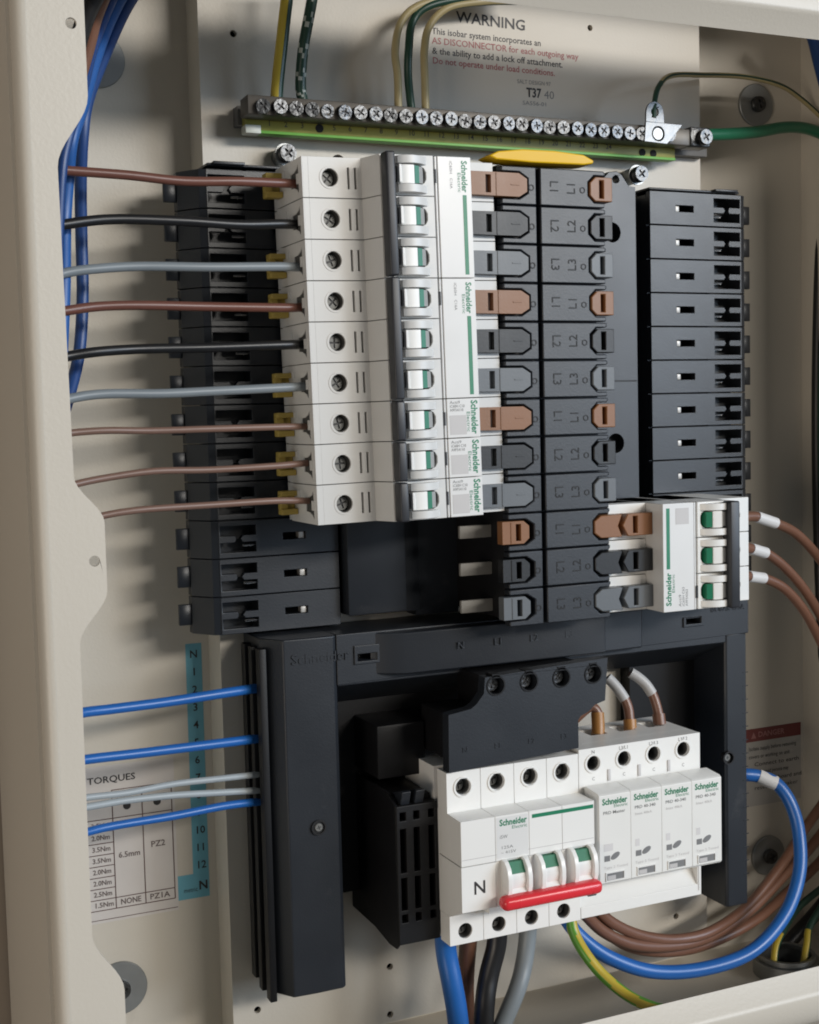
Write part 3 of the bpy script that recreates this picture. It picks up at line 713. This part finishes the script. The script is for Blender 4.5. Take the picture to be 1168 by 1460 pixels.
# shroud over the main switch terminals
SO = (90, 20, -250)
sh = empty('terminal_shroud', SO, 'dark grey terminal shroud with four screws above the main switch', 'shroud')
b = B()
out_ = [(48.0, -271.3), (118.0, -268.2), (118.0, -254.5), (119.5, -252.6), (124, -251), (127.5, -248), (133.4, -246.5), (135.2, -225.6), (67.8, -228.4), (67.0, -236), (63, -240.5), (60, -242.4), (48.4, -244)]
sx = [73.4, 91.2, 109.0, 126.8]
b.plate(out_, [circ(x, -232.7, 4.3, 26) for x in sx], 56, 62.5)
child(b, 'shroud_body', BLACK, sh, SO, 0.5)
b = B(); b.box(72, 131, 24, 56, -246, -230, 0.5); b.box(52, 116, 24, 56, -268, -246, 0.5); child(b, 'shroud_inside', BLACK2, sh, SO)
shs = screw_mesh('shroud_screw', 3.5, 2.4, STEEL, 'cross', 0.5)
for x in sx:
    b = B(); b.plate(circ(x, -232.7, 4.9, 26), [circ(x, -232.7, 4.2, 26)], 62.4, 62.9); b.box(x-2, x+2, 56.1, 62.9, -229.2, -227.2); child(b, 'screw_rim', BLACK2, sh, SO)
    t = put('shroud_screw', shs, sh); t.location = V(x-SO[0], 56.2-SO[1], -232.7-SO[2]); t.rotation_euler[1] = random.uniform(0, 3)
for q, x in zip(('N', 'L1', 'L2', 'L3'), (55, 72, 90, 108)): text('lettering', q, 3.6, x, 62.4, -261.5, BLACK, sh, org=SO, thick=0.35)

# ventilated block beside the switch
VO = (40, -10, -300)
vb = empty('ventilated_block', VO, 'black ribbed and slotted terminal block left of the main switch', 'terminal block')
b = B()
b.plate([(-9.5, -354.5), (20, -355), (38, -357.5), (46, -357), (49, -354), (49, -287.5), (40, -283), (-9.5, -283)], [], 26, 27.4, 'x')
b.box(27, 47, -9, 43, -355, -285, 0.5)
slots = []
for x in (27.9, 34.9, 42.6):
    slots += [rect(x, x+3.1, -294.6, -290.6), rect(x, x+3.1, -319.5, -298.5), rect(x, x+3.1, -337.5, -322), rect(x, x+3.1, -343.5, -339.6)]
b.plate([(26.2, -354), (47.4, -354), (47.4, -287.5), (26.2, -287.5)], slots, 43, 50)
child(b, 'block_body', BLACK2, vb, VO, 0.4)
for x in (29.2, 36.4):
    b = B(); b.plate([(36, -287.6), (48, -287.6), (50.5, -281.0), (48.5, -280.6), (38, -284)], [], x, x+4.6, 'x'); child(b, 'top_tooth', BLACK, vb, VO, 0.3)
b = B(); b.box(26, 51, -8, 29.5, -279.5, -253.5, 0.8); child(b, 'upper_cover', BLACK2, vb, VO)

# ------------------------------------------------------------------ main switch
MO = (83, 12, -315)
ms = empty('main_switch', MO, 'white four-pole main switch with red handle bar and letter N', 'main switch')
def msc(b, name, m_, bev=0, par=None): return child(b, name, m_, par or ms, MO, bev)
PX = [47.6+17.9*k for k in range(4)]
mscr = screw_mesh('terminal_screw', 3.2, 2.2, HSCREW, 'slot', 0.4)
for k in range(4):
    x0, x1 = PX[k]+0.1, PX[k]+17.75; xc = PX[k]+8.6
    b = B()
    b.box(x0, x1, 12, 46, -354.8, -271.8)
    b.mi = 1; b.plate(circ(xc, -279.4, 4.1, 26), [circ(xc, -279.4, 3.4, 26)], 48, 58.6); b.plate(circ(xc-0.4, -348.6, 3.8, 26), [circ(xc-0.4, -348.6, 3.3, 26)], 48, 59); b.box(x0+2, x1-2, 46, 46.8, -288, -273); b.box(x0+2, x1-2, 46, 46.8, -354, -341); b.mi = 0
    b.box(x0, x1, 45.9, 50, -340.5, -291)
    b.plate(rect(x0, x1, -291.2, -271.8), [circ(xc, -279.4, 3.9, 26)], 50, 60)
    b.plate(circ(xc, -279.4, 5.0, 26), [circ(xc, -279.4, 4.05, 26)], 59.9, 60.5)
    b.plate(rect(x0, x1, -354.8, -340.5), [circ(xc-0.4, -348.6, 3.7, 26)], 50, 60)
    b.plate([(50, -291), (60, -291), (74, -291.4), (74, -312.5), (50, -312.5)], [], x0, x1, 'x')
    if k == 0:
        b.plate([(50, -313.0), (73.7, -313.0), (73.7, -334.2), (60, -340.4), (50, -340.4)], [], x0+0.0, x1, 'x')
    else:
        b.plate(rect(x0, x1, -334.2, -313.0), [rect(xc-4.0, xc+5.2, -331, -313.4)], 66, 73.2)
        b.box(x0, x1, 50, 66, -340.4, -313.0)
        b.plate([(60, -334.2), (73.2, -334.2), (60, -340.4)], [], x0, x1, 'x')
    msc(b, 'pole_body', [WHITE2, HOLE_SHADE], 0.4)
    for zz in (-279.4, -348.6):
        t = put('terminal_screw', mscr, ms); t.location = V((xc if zz > -300 else xc-0.4)-MO[0], 52.5-MO[1], zz-MO[2]); t.rotation_euler[1] = random.uniform(0, 3)
    if k:
        b = B()   # cheeks
        for xx in (xc-5.6, xc+5.0):
            pf = [(72.6, -311.6), (76.8, -312.6), (79.6, -315.6), (80.8, -320), (80.6, -325), (79, -330), (72.6, -333.4)]
            b.plate(pf, [], xx-0.3, xx+2.3, 'x')
        msc(b, 'toggle_cheek', WHITE2, 0.5)
        b = B(); b.plate([(66, -318.5), (78.2, -318.4), (79.0, -321.5), (78.0, -325.4), (79.6, -327.8), (82.5, -330.0), (66, -331)], [], xc-3.7, xc+4.9, 'x'); tg_ = msc(b, 'toggle', WHITE2, 0.5)
        b = B(); b.plate([(66, -313.6), (75.4, -313.6), (78.2, -318.35), (66, -318.35)], [], xc-3.6, xc+4.8, 'x'); f = child(b, 'green_flag', GREENF, tg_, MO)
b = B(); b.box(64.2, 117.6, 77, 84.4, -333.6, -327.2, 2.6, 4)
for k in (1, 2, 3): b.box(PX[k]+4.6, PX[k]+13.6, 70, 80, -331.6, -328.6, 0.6)
msc(b, 'red_handle', RED)
lab = B(); lab.box(PX[1]+0.6, PX[1]+17.2, 74, 74.06, -311.6, -292.2); lb_ = msc(lab, 'label_panel', LABEL)
text('lettering', 'Schneider', 4.2, PX[1]+2.2, 74.1, -294.9, GREENP, ms, org=MO, width=14.5, bold=0.03)
text('lettering', 'Electric', 2.2, PX[1]+8.6, 74.1, -297.6, GREENP, ms, org=MO, width=8)
text('lettering', 'iSW', 2.4, PX[1]+2.2, 74.1, -301.5, PGREY, ms, org=MO, width=4)
text('lettering', '125A', 2.0, PX[1]+2.6, 74.1, -306.6, PGREY, ms, org=MO, width=6)
text('lettering', '~ 415V', 2.0, PX[1]+2.6, 74.1, -309.0, PGREY, ms, org=MO, width=8)
b = B(); b.box(PX[2]+1.6, PX[3]+17.2, 74, 74.08, -294.9, -293.1); msc(b, 'green_line', GREENP)
text('lettering', 'N', 8.6, 57.0, 73.76, -323.8, PBLACK, ms, org=MO, align='CENTER', bold=0.015)
b = B(); b.box(PX[0]+0.3, PX[3]+17.4, 73.9, 74.05, -309.6, -309.3); msc(b, 'label_edge', PLGREY)

# ------------------------------------------------------------------ surge protector
PO = (155, 12, -315)
spd = empty('surge_protector', PO, 'white surge protector with four plug-in cartridges right of the main switch', 'surge protector')
def spc(b, name, m_, bev=0, par=None): return child(b, name, m_, par or spd, PO, bev)
b = B()
b.plate(rect(119.4, 191.2, -289.8, -270.0), [circ(127.6+17.7*k, -277.6+0.12*k, 3.7, 26) for k in range(4)], 50, 60)
b.plate(rect(119.4, 191.2, 18, 50), [rect(122.6+17.6*k, 132.6+17.6*k, 27, 38) for k in range(4)], -276, -270.0, 'z')
b.box(119.4, 191.2, 18, 44, -354.4, -276.2); b.mi = 1; b.box(120, 190.6, 44, 45, -288, -271); b.cyl((127.6, 48, -344), 2.7, 9.2)
for k in range(4): b.plate(circ(127.6+17.7*k, -277.6+0.12*k, 3.9, 26), [circ(127.6+17.7*k, -277.6+0.12*k, 3.3, 26)], 46, 58.6)
b.mi = 0
b.plate([(44, -290), (60, -290), (60, -333), (52, -336), (59, -348.4), (60, -349), (60, -354.4), (44, -354.4)], [], 119.4, 189.0, 'x'); b.box(188.9, 191.2, 44, 60, -354.4, -290)
for k in range(4):
    xc = 127.6+17.7*k; zc = -277.6+0.12*k
    b.plate(circ(xc, zc, 4.9, 26), [circ(xc, zc, 3.8, 26)], 59.9, 60.5)
spc(b, 'base', [WHITE2, HOLE_SHADE], 0.4)
b = B(); b.box(189.4, 189.9, 60.0, 60.2, -352, -337); b.box(145, 148, 56, 59.5, -338.5, -335.5); spc(b, 'moulded_seam', PLGREY)
for k in range(4):
    xc = 127.6+17.7*k
    t = put('terminal_screw', mscr, spd); t.location = V(xc-PO[0], 50-PO[1], -277.6+0.12*k-PO[2]); t.rotation_euler[1] = random.uniform(0, 3)
    text('lettering', ('N', 'L3/L1', 'L2/L3', 'L3/L2')[k], 2.5, xc, 60.1, -272.0, PGREY, spd, org=PO, align='CENTER')
    text('lettering', 'C', 2.4, xc, 60.1, -285.4, PGREY, spd, org=PO, align='CENTER')
    if k:
        b = B(); b.box(xc-9.6, xc-8.0, 60, 60.5, -287.4, -281.6, 0.1); spc(b, 'coding_rib', PLGREY)
CART = []
for k in range(4):
    x0 = 121.8+18.0*k; x1 = x0+17.93
    c = B()
    c.plate([(60.6, -288.6), (62, -287.9), (72.6, -289.0), (74, -290.0), (74, -332.8), (73, -334), (60.6, -334)], [], x0, x1, 'x')
    cart = spc(c, 'cartridge', CARTW, 0.22)
    tx = lambda s, size, x, z, m_, **kk: text('lettering', s, size, x, 74.08, z, m_, cart, org=PO, **kk)
    tx('Schneider', 4.2, x0+1.8, -293.2, GREENP, width=14.2, bold=0.03)
    tx('Electric', 2.2, x0+8.2, -295.6, GREENP, width=7.8)
    if k == 0: tx('PRD Master', 2.2, x0+2.2, -298.6, PGREY, width=12.4, bold=0.01)
    else:
        tx('PRD 40-340', 2.2, x0+2.2, -298.2, PGREY, width=12.0, bold=0.01); tx('Imax 40kA', 1.9, x0+2.4, -301.4, PLGREY, width=9.6)
    q = B(); q.plate([(x0+2.6+3.2*a, z_) for a, z_ in ((0, -322.4), (1, -322.4), (1, -319.6), (0, -319.6))], [], 74, 74.1)
    q.plate([(x0+8.8+2.5*math.cos(t_)+0.5*math.sin(t_), -320.2+1.7*math.sin(t_)+0.6*math.cos(t_)) for t_ in [2*PI*i/20 for i in range(20)]], [], 74, 74.1); child(q, 'approval_mark', PGREY, cart, PO)
    q = B(); q.box(x0+2.4, x0+(7.6 if k == 0 else 4.8), 74, 74.08, -317.4, -313.8); child(q, 'faint_patch', mat('faint_print', (0.68, 0.66, 0.65), 0.4), cart, PO)
    tx('Type 2 Tested', 1.8, x0+2.2, -325.6, PLGREY, width=13.6)
    q = B(); q.plate(rect(x0+3.2, x0+14.0, -332.2, -327.8), [rect(x0+3.7, x0+13.5, -331.8, -328.3)], 74, 74.5); child(q, 'window_frame', WHITE2, cart, PO)
    q = B(); q.box(x0+3.6, x0+13.6, 74.0, 74.15, -331.9, -328.2); wn = child(q, 'status_window', PGREY, cart, PO)
    q = B(); q.box(x0+4.2, x0+8.8, 74.1, 74.3, -331.6, -329.6); child(q, 'window_flag', PLGREY, cart, PO)

# ------------------------------------------------------------------ cables
def cable(label, m_, r, pts, cat='cable', group=None, stripe=None, sleeve=None, seg=16, name='cable', raw=False):
    W = [p if raw else at(*p) for p in pts]
    rj = random.Random(label)
    W = [W[0]]+[(a+rj.uniform(-.35, .35), d+rj.uniform(-.9, .9), c+rj.uniform(-.35, .35)) for a, d, c in W[1:-1]]+[W[-1]]
    b = B(); b.tube(W, r, seg, stripe)
    o0 = W[0]
    o = b.out(name, m_, None, o0)
    tag(o, label, cat, group)
    if sleeve:
        i0, i1, rr, sm_, nm = sleeve
        b = B(); b.tube([tuple(Vector(a)-Vector(o0)) for a in (W[i0:i1+1])], rr, seg); b.out(nm, sm_, o)
    return o
GP = 'phase wires entering the left breakers'
PW = [  # colour name, material, radius, pixel path, end height of the path
 ('red brown', CB_RED, 2.0, [(40, 236), (80, 243), (180, 249), (260, 257), (340, 259), (400, 260), (426, 262)]),
 ('black', CB_BLACK, 2.15, [(50, 330), (90, 320), (160, 312), (260, 315), (340, 320), (400, 320), (427, 320)]),
 ('grey', CB_GREY, 2.0, [(60, 400), (92, 390), (130, 384), (200, 380), (300, 381), (400, 381), (429, 381)]),
 ('red brown', CB_RED, 2.0, [(60, 450), (96, 442), (140, 437), (200, 435), (300, 437), (400, 438), (430, 438)]),
 ('black', CB_BLACK, 2.1, [(60, 515), (97, 507), (140, 501), (200, 497), (300, 496), (400, 491), (432, 491)]),
 ('grey', CB_GREY, 2.0, [(70, 578), (102, 568), (150, 562), (230, 561), (300, 558), (400, 553), (434, 551)]),
 ('thin brown', CB_TAN, 1.5, [(70, 622), (100, 617), (150, 615), (220, 613), (300, 612), (400, 609), (436, 608)]),
 ('thin brown', CB_TAN, 1.5, [(70, 702), (105, 690), (150, 682), (220, 673), (300, 669), (390, 664), (438, 660)]),
 ('thin brown', CB_TAN, 1.5, [(100, 752), (140, 738), (200, 728), (300, 719), (390, 715), (440, 714)])]
WORD = ['topmost red brown wire into the first breaker of the left stack', 'upper black wire crossing in front of the blue risers', 'upper grey wire below the upper black wire',
        'second red brown wire from the top at the left', 'lower black wire at the left between red brown and grey wires', 'lower grey wire above the three thin brown wires',
        'highest of the three thin brown wires at the left', 'middle one of the three thin brown wires at the left', 'lowest thin brown wire, passing behind the wavy lip tab']
for (nm, m_, r, px), lab in zip(PW, WORD):
    n = len(px); pts = []
    for i, (x, y) in enumerate(px):
        d = 62+(44.5-62)*min(1.0, i/(n-1))
        pts.append((x, y, d))
    cable(lab, m_, r, pts, 'wire', GP, name='phase_wire')
NW = [(CB_BLUE, 2.3, [(90, 1024), (118, 1017), (160, 1010), (240, 1000), (320, 988), (368, 981)], 'upper blue neutral wire at lower left'),
      (CB_BLUE, 2.2, [(90, 1090), (120, 1083), (200, 1074), (300, 1061), (368, 1053)], 'middle blue neutral wire crossing the number strip'),
      (CB_LGREY, 1.5, [(95, 1143), (124, 1137), (180, 1130), (246, 1119), (310, 1110), (370, 1104)], 'upper pale grey wire over the torque table'),
      (CB_LGREY, 1.6, [(95, 1155), (124, 1149), (180, 1141), (246, 1135), (310, 1131), (370, 1127)], 'lower pale grey wire over the torque table'),
      (CB_BLUE, 1.9, [(95, 1196), (125, 1187), (160, 1178), (246, 1164), (320, 1150), (370, 1143)], 'lowest blue neutral wire crossing the torque table')]
for m_, r, px, lab in NW:
    n = len(px); cable(lab, m_, r, [(x, y, 40+(12-40)*i/(n-1)) for i, (x, y) in enumerate(px)], 'wire', 'neutral wires entering the left pillar', name='neutral_wire')
# vertical blue risers behind the lip, blues darkened to carry the shade there
RG = 'blue risers behind the left lip'
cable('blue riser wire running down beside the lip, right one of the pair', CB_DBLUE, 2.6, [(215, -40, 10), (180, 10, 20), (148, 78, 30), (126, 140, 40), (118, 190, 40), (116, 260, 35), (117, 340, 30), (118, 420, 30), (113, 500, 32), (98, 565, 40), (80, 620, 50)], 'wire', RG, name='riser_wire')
cable('broad blue riser wire against the lip, left one of the pair', mat('shaded_blue_cable', (0.018, 0.10, 0.33), 0.4), 2.9, [(195, -45, 20), (160, 20, 30), (135, 85, 40), (117, 150, 50), (102, 200, 55), (95, 260, 50), (93, 320, 50), (90, 420, 55), (84, 560, 60)], 'wire', RG, name='riser_wire')
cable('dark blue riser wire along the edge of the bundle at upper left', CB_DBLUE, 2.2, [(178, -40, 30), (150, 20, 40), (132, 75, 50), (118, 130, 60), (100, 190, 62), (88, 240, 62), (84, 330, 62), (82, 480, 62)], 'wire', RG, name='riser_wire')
cable('brown wire beside the blue bundle in the upper left corner', CB_BROWN, 2.6, [(165, -40, 35), (140, 20, 48), (126, 70, 58), (108, 130, 66), (82, 190, 70), (60, 260, 72)], 'wire', name='riser_wire')
cable('black cable in the shade of the upper left corner', CB_BLACK, 3.6, [(150, -30, 55), (128, 12, 62), (112, 60, 70), (95, 130, 72)], 'cable', name='corner_cable')
# earth wires on the bar
half = lambda i, k, seg: 0 if k < seg/2 else 1
GEW = 'green and yellow earth wires on the bar'
cable('yellow and green earth wire at the left end of the bar', [CB_YEL, CB_DGREEN], 2.9, [(414, -40, 18), (408, 10, 16), (401, 70, 13), (396, 120, 11), (394, 150, 10)], 'earth wire', GEW, lambda i, k, seg: 0 if k < seg/2 else 1, name='earth_wire')
cable('dark green earth wire with pale bands, second from left on the bar', [CB_DGREEN, CB_PALE], 2.6, [(452, -40, 18), (443, 10, 16), (432, 70, 13), (430, 120, 11), (433, 150, 10)], 'earth wire', GEW, lambda i, k, seg: 1 if (i*2+k) % 11 < 2 else 0, name='earth_wire')
for q, (px, lab, m2) in enumerate((
   ([(568, 156), (566, 110), (564, 70), (572, 30), (600, 6), (660, -6), (740, -14)], 'leftmost dull yellow earth wire bending right above the bar', CB_OLIVE),
   ([(587, 158), (584, 110), (583, 70), (590, 30), (612, 8), (670, -2), (740, -10)], 'dark striped earth wire between two dull yellow ones', CB_DGREEN),
   ([(607, 160), (605, 110), (605, 70), (614, 35), (640, 10), (690, 3), (745, 1)], 'dull yellow earth wire nearest to the warning sticker', CB_OLIVE))):
    cable(lab, [m2, CB_DGREEN if q != 1 else CB_OLIVE], 1.9 if q != 1 else 2.0, [(x, y, 10 if y > 60 else 7) for x, y in px], 'earth wire', GEW, lambda i, k, seg: 1 if k in (3, 4, 5, 6) else 0, name='earth_wire')
cable('thin drab earth wire arching from the lug to the right wall', [CB_OLIVE, CB_DGREEN], 1.45, [(932, 168, 20), (933, 150, 19), (939, 124, 15), (958, 108, 8), (1000, 107, 0), (1060, 110, -10), (1110, 122, -15), (1145, 142, -18), (1180, 175, -18)], 'earth wire', None, lambda i, k, seg: 1 if (k < 2 or i < 18) else 0, name='earth_wire')
cable('thick green earth cable leaving the right end of the bar', CB_GREEN, 3.3, [(1008, 192, 10), (1040, 191, 6), (1080, 188, 0), (1120, 182, -8), (1150, 184, -14), (1185, 196, -16)], 'earth cable', name='earth_cable')
cable('dark blue cable in the upper right corner', CB_DBLUE, 3.6, [(1152, 30, 10), (1160, 60, 5), (1170, 95, 0), (1185, 150, 0)], 'cable', name='corner_cable')
for q, (x, lab, m_) in enumerate(((1172, 'dark green cable running down the right wall', CB_DGREEN), (1163, 'black cable running down the right wall beside the green one', CB_BLACK))):
    cable(lab, m_, 3.2, [(x+14, 210, -10-10*q), (x+6, 400, -12-10*q), (x+3, 600, -12-10*q), (x+6, 800, -10-10*q), (x+14, 1000, -10-10*q)], 'cable', 'cables on the right wall', name='wall_cable')
# outgoing browns of the right breaker
GB = 'brown wires leaving the right breaker'
for px, lab, i0 in (([(1058, 737), (1080, 737), (1106, 745), (1135, 760), (1160, 785), (1190, 825)], 'uppermost brown wire leaving the right breaker with white sleeve', 1),
                ([(1058, 780), (1072, 782), (1092, 789), (1120, 810), (1150, 845), (1180, 895)], 'middle brown wire leaving the right breaker with white sleeve', 1),
                ([(1056, 821), (1070, 822), (1090, 825), (1120, 840), (1150, 876), (1178, 930)], 'lowest brown wire leaving the right breaker with white sleeve', 1)):
    n = len(px); cable(lab, CB_BROWN, 2.7, [(x, y, 42-2.5*i) for i, (x, y) in enumerate(px)], 'wire', GB, sleeve=(1, 2, 3.05, SLEEVE, 'marker_sleeve'), name='outgoing_wire')
# bottom loops
GL = 'brown cables looping under the surge protector'
cable('upper brown cable of the loop under the surge protector', CB_BROWN, 2.9, [(1185, 1130, -10), (1150, 1180, -5), (1112, 1235, 5), (1066, 1290, 15), (1014, 1326, 25), (962, 1340, 30), (912, 1334, 34), (872, 1316, 38), (845, 1290, 40)], 'cable', GL, name='loop_cable')
cable('middle brown cable of the loop under the surge protector', CB_BROWN, 3.1, [(1190, 1165, -15), (1160, 1205, -8), (1120, 1244, 2), (1070, 1299, 14), (1012, 1335, 24), (962, 1348, 30), (905, 1348, 36), (862, 1330, 40), (826, 1295, 42)], 'cable', GL, name='loop_cable')
cable('lowest brown cable of the loop under the surge protector', CB_BROWN, 2.9, [(1200, 1190, -20), (1168, 1232, -14), (1126, 1272, -4), (1078, 1312, 10), (1018, 1344, 18), (960, 1357, 24), (905, 1352, 30), (868, 1330, 34), (850, 1300, 36)], 'cable', GL, name='loop_cable')
cable('bright blue cable looping from the right pillar to the main switch', CB_BLUE, 3.7, [(1050, 1104, 12), (1064, 1104, 14), (1083, 1107, 16), (1107, 1117, 20), (1128, 1146, 26), (1140, 1190, 32), (1139, 1245, 38), (1118, 1305, 44), (1072, 1356, 48), (1005, 1382, 50), (930, 1385, 50), (868, 1366, 48), (825, 1334, 44), (800, 1300, 42)], 'cable', None, sleeve=(2, 3, 4.05, SLEEVE, 'marker_sleeve'), name='loop_cable')
cable('green and yellow earth cable curving from the switch over the bottom lip', [CB_YEL, CB_LEAF], 2.9, [(812, 1300, 44), (820, 1330, 48), (836, 1362, 54), (862, 1394, 62), (896, 1420, 72), (930, 1436, 84), (962, 1444, 96)], 'earth cable', None, lambda i, k, seg: 1 if (k-int(i/9)) % 16 in (0, 1, 2, 3, 8, 9, 10, 11) else 0, name='earth_cable')
# supply tails
GT = 'thick supply cables under the main switch'
for lab, m_, r, px in (('thick blue supply cable under the main switch', CB_BLUE, 5.2, [(634, 1310, 40), (638, 1355, 40), (645, 1400, 42), (652, 1440, 44), (658, 1500, 46)]),
                       ('thick brown supply cable half hidden between blue and black', CB_BROWN, 4.4, [(672, 1310, 34), (667, 1355, 30), (664, 1400, 26), (664, 1440, 24), (666, 1500, 22)]),
                       ('thick black supply cable under the main switch', CB_BLACK, 5.0, [(710, 1300, 40), (707, 1345, 40), (699, 1390, 42), (692, 1430, 44), (688, 1500, 46)]),
                       ('thick grey supply cable under the main switch', CB_GREY, 4.4, [(756, 1290, 40), (753, 1335, 40), (748, 1375, 42), (737, 1410, 44), (716, 1465, 46), (700, 1510, 48)])):
    cable(lab, m_, r, px, 'supply cable', GT, name='supply_cable', seg=20)
# surge protector tails on top
for q, (px, lab, m2) in enumerate((
   ([(853, 1048), (853, 1034), (852, 1016), (842, 1008), (826, 1020), (812, 1034)], 'orange ferruled wire bending left from the surge protector top', CB_BROWN),
   ([(899, 1042), (898, 1026), (896, 1010), (891, 997), (883, 985), (875, 975), (866, 966)], 'middle ferruled wire with grey sleeve on the surge protector top', CB_BROWN),
   ([(941, 1034), (939, 1018), (935, 1002), (930, 989), (921, 976), (910, 966), (899, 959)], 'right ferruled wire with white sleeve on the surge protector top', CB_BROWN))):
    W = [at(x, y, 33-1.6*i) for i, (x, y) in enumerate(px)]
    b = B(); b.tube(W, 2.6, 16); o = tag(b.out('surge_wire', m2, None, W[0]), lab, 'wire', 'ferruled wires on the surge protector')
    rel = [tuple(Vector(a)-Vector(W[0])) for a in W]
    b = B(); b.tube(rel[0:2]+([rel[2]] if q == 0 else []), 3.4, 16); b.out('ferrule', FERR if q < 2 else CB_BROWN, o)
    if q: b = B(); b.tube(rel[3:7], 2.8, 16); b.out('marker_sleeve', GSLEEVE, o)

# cable gland in the bottom wall with two earth wires
GO = (286, 12, -433)
gl = empty('cable_gland', GO, 'dull metal cable gland ring in the bottom right corner', 'cable gland')
b = B(); b.plate(circ(0, 0, 19, 36), [circ(0, 0, 15, 36)], 0.1, 9, 'z'); b.plate(circ(0, 0, 16.4, 36), [circ(0, 0, 14, 36)], 9, 12, 'z'); b.out('gland_ring', DSTEEL, gl, None, 0.5)
b = B(); b.cyl((0, 0, 0.2), 15, 1.0, 'z'); b.out('gland_opening', DARKHOLE, gl)
for (px, lab) in (([(1103, 1400, 16), (1103, 1375, 16), (1107, 1350, 14), (1118, 1325, 8), (1140, 1295, 0), (1180, 1260, -5)], 'yellow and black striped earth wire rising from the gland, left one'),
                  ([(1143, 1400, 20), (1145, 1375, 20), (1150, 1345, 16), (1156, 1320, 12), (1180, 1280, 6)], 'yellow and dark earth wire rising from the gland, right one')):
    cable(lab, [CB_YEL, CB_DGREEN], 2.1, px, 'earth wire', 'earth wires in the gland', lambda i, k, seg: 0 if k >= seg/2 and i < 22 else 1, name='earth_wire')
cable('dark cable hanging in the lower right corner above the gland', CB_BLACK, 4.2, [(1118, 1352, -12), (1140, 1328, -12), (1165, 1300, -14), (1195, 1262, -16)], 'cable', name='corner_cable')
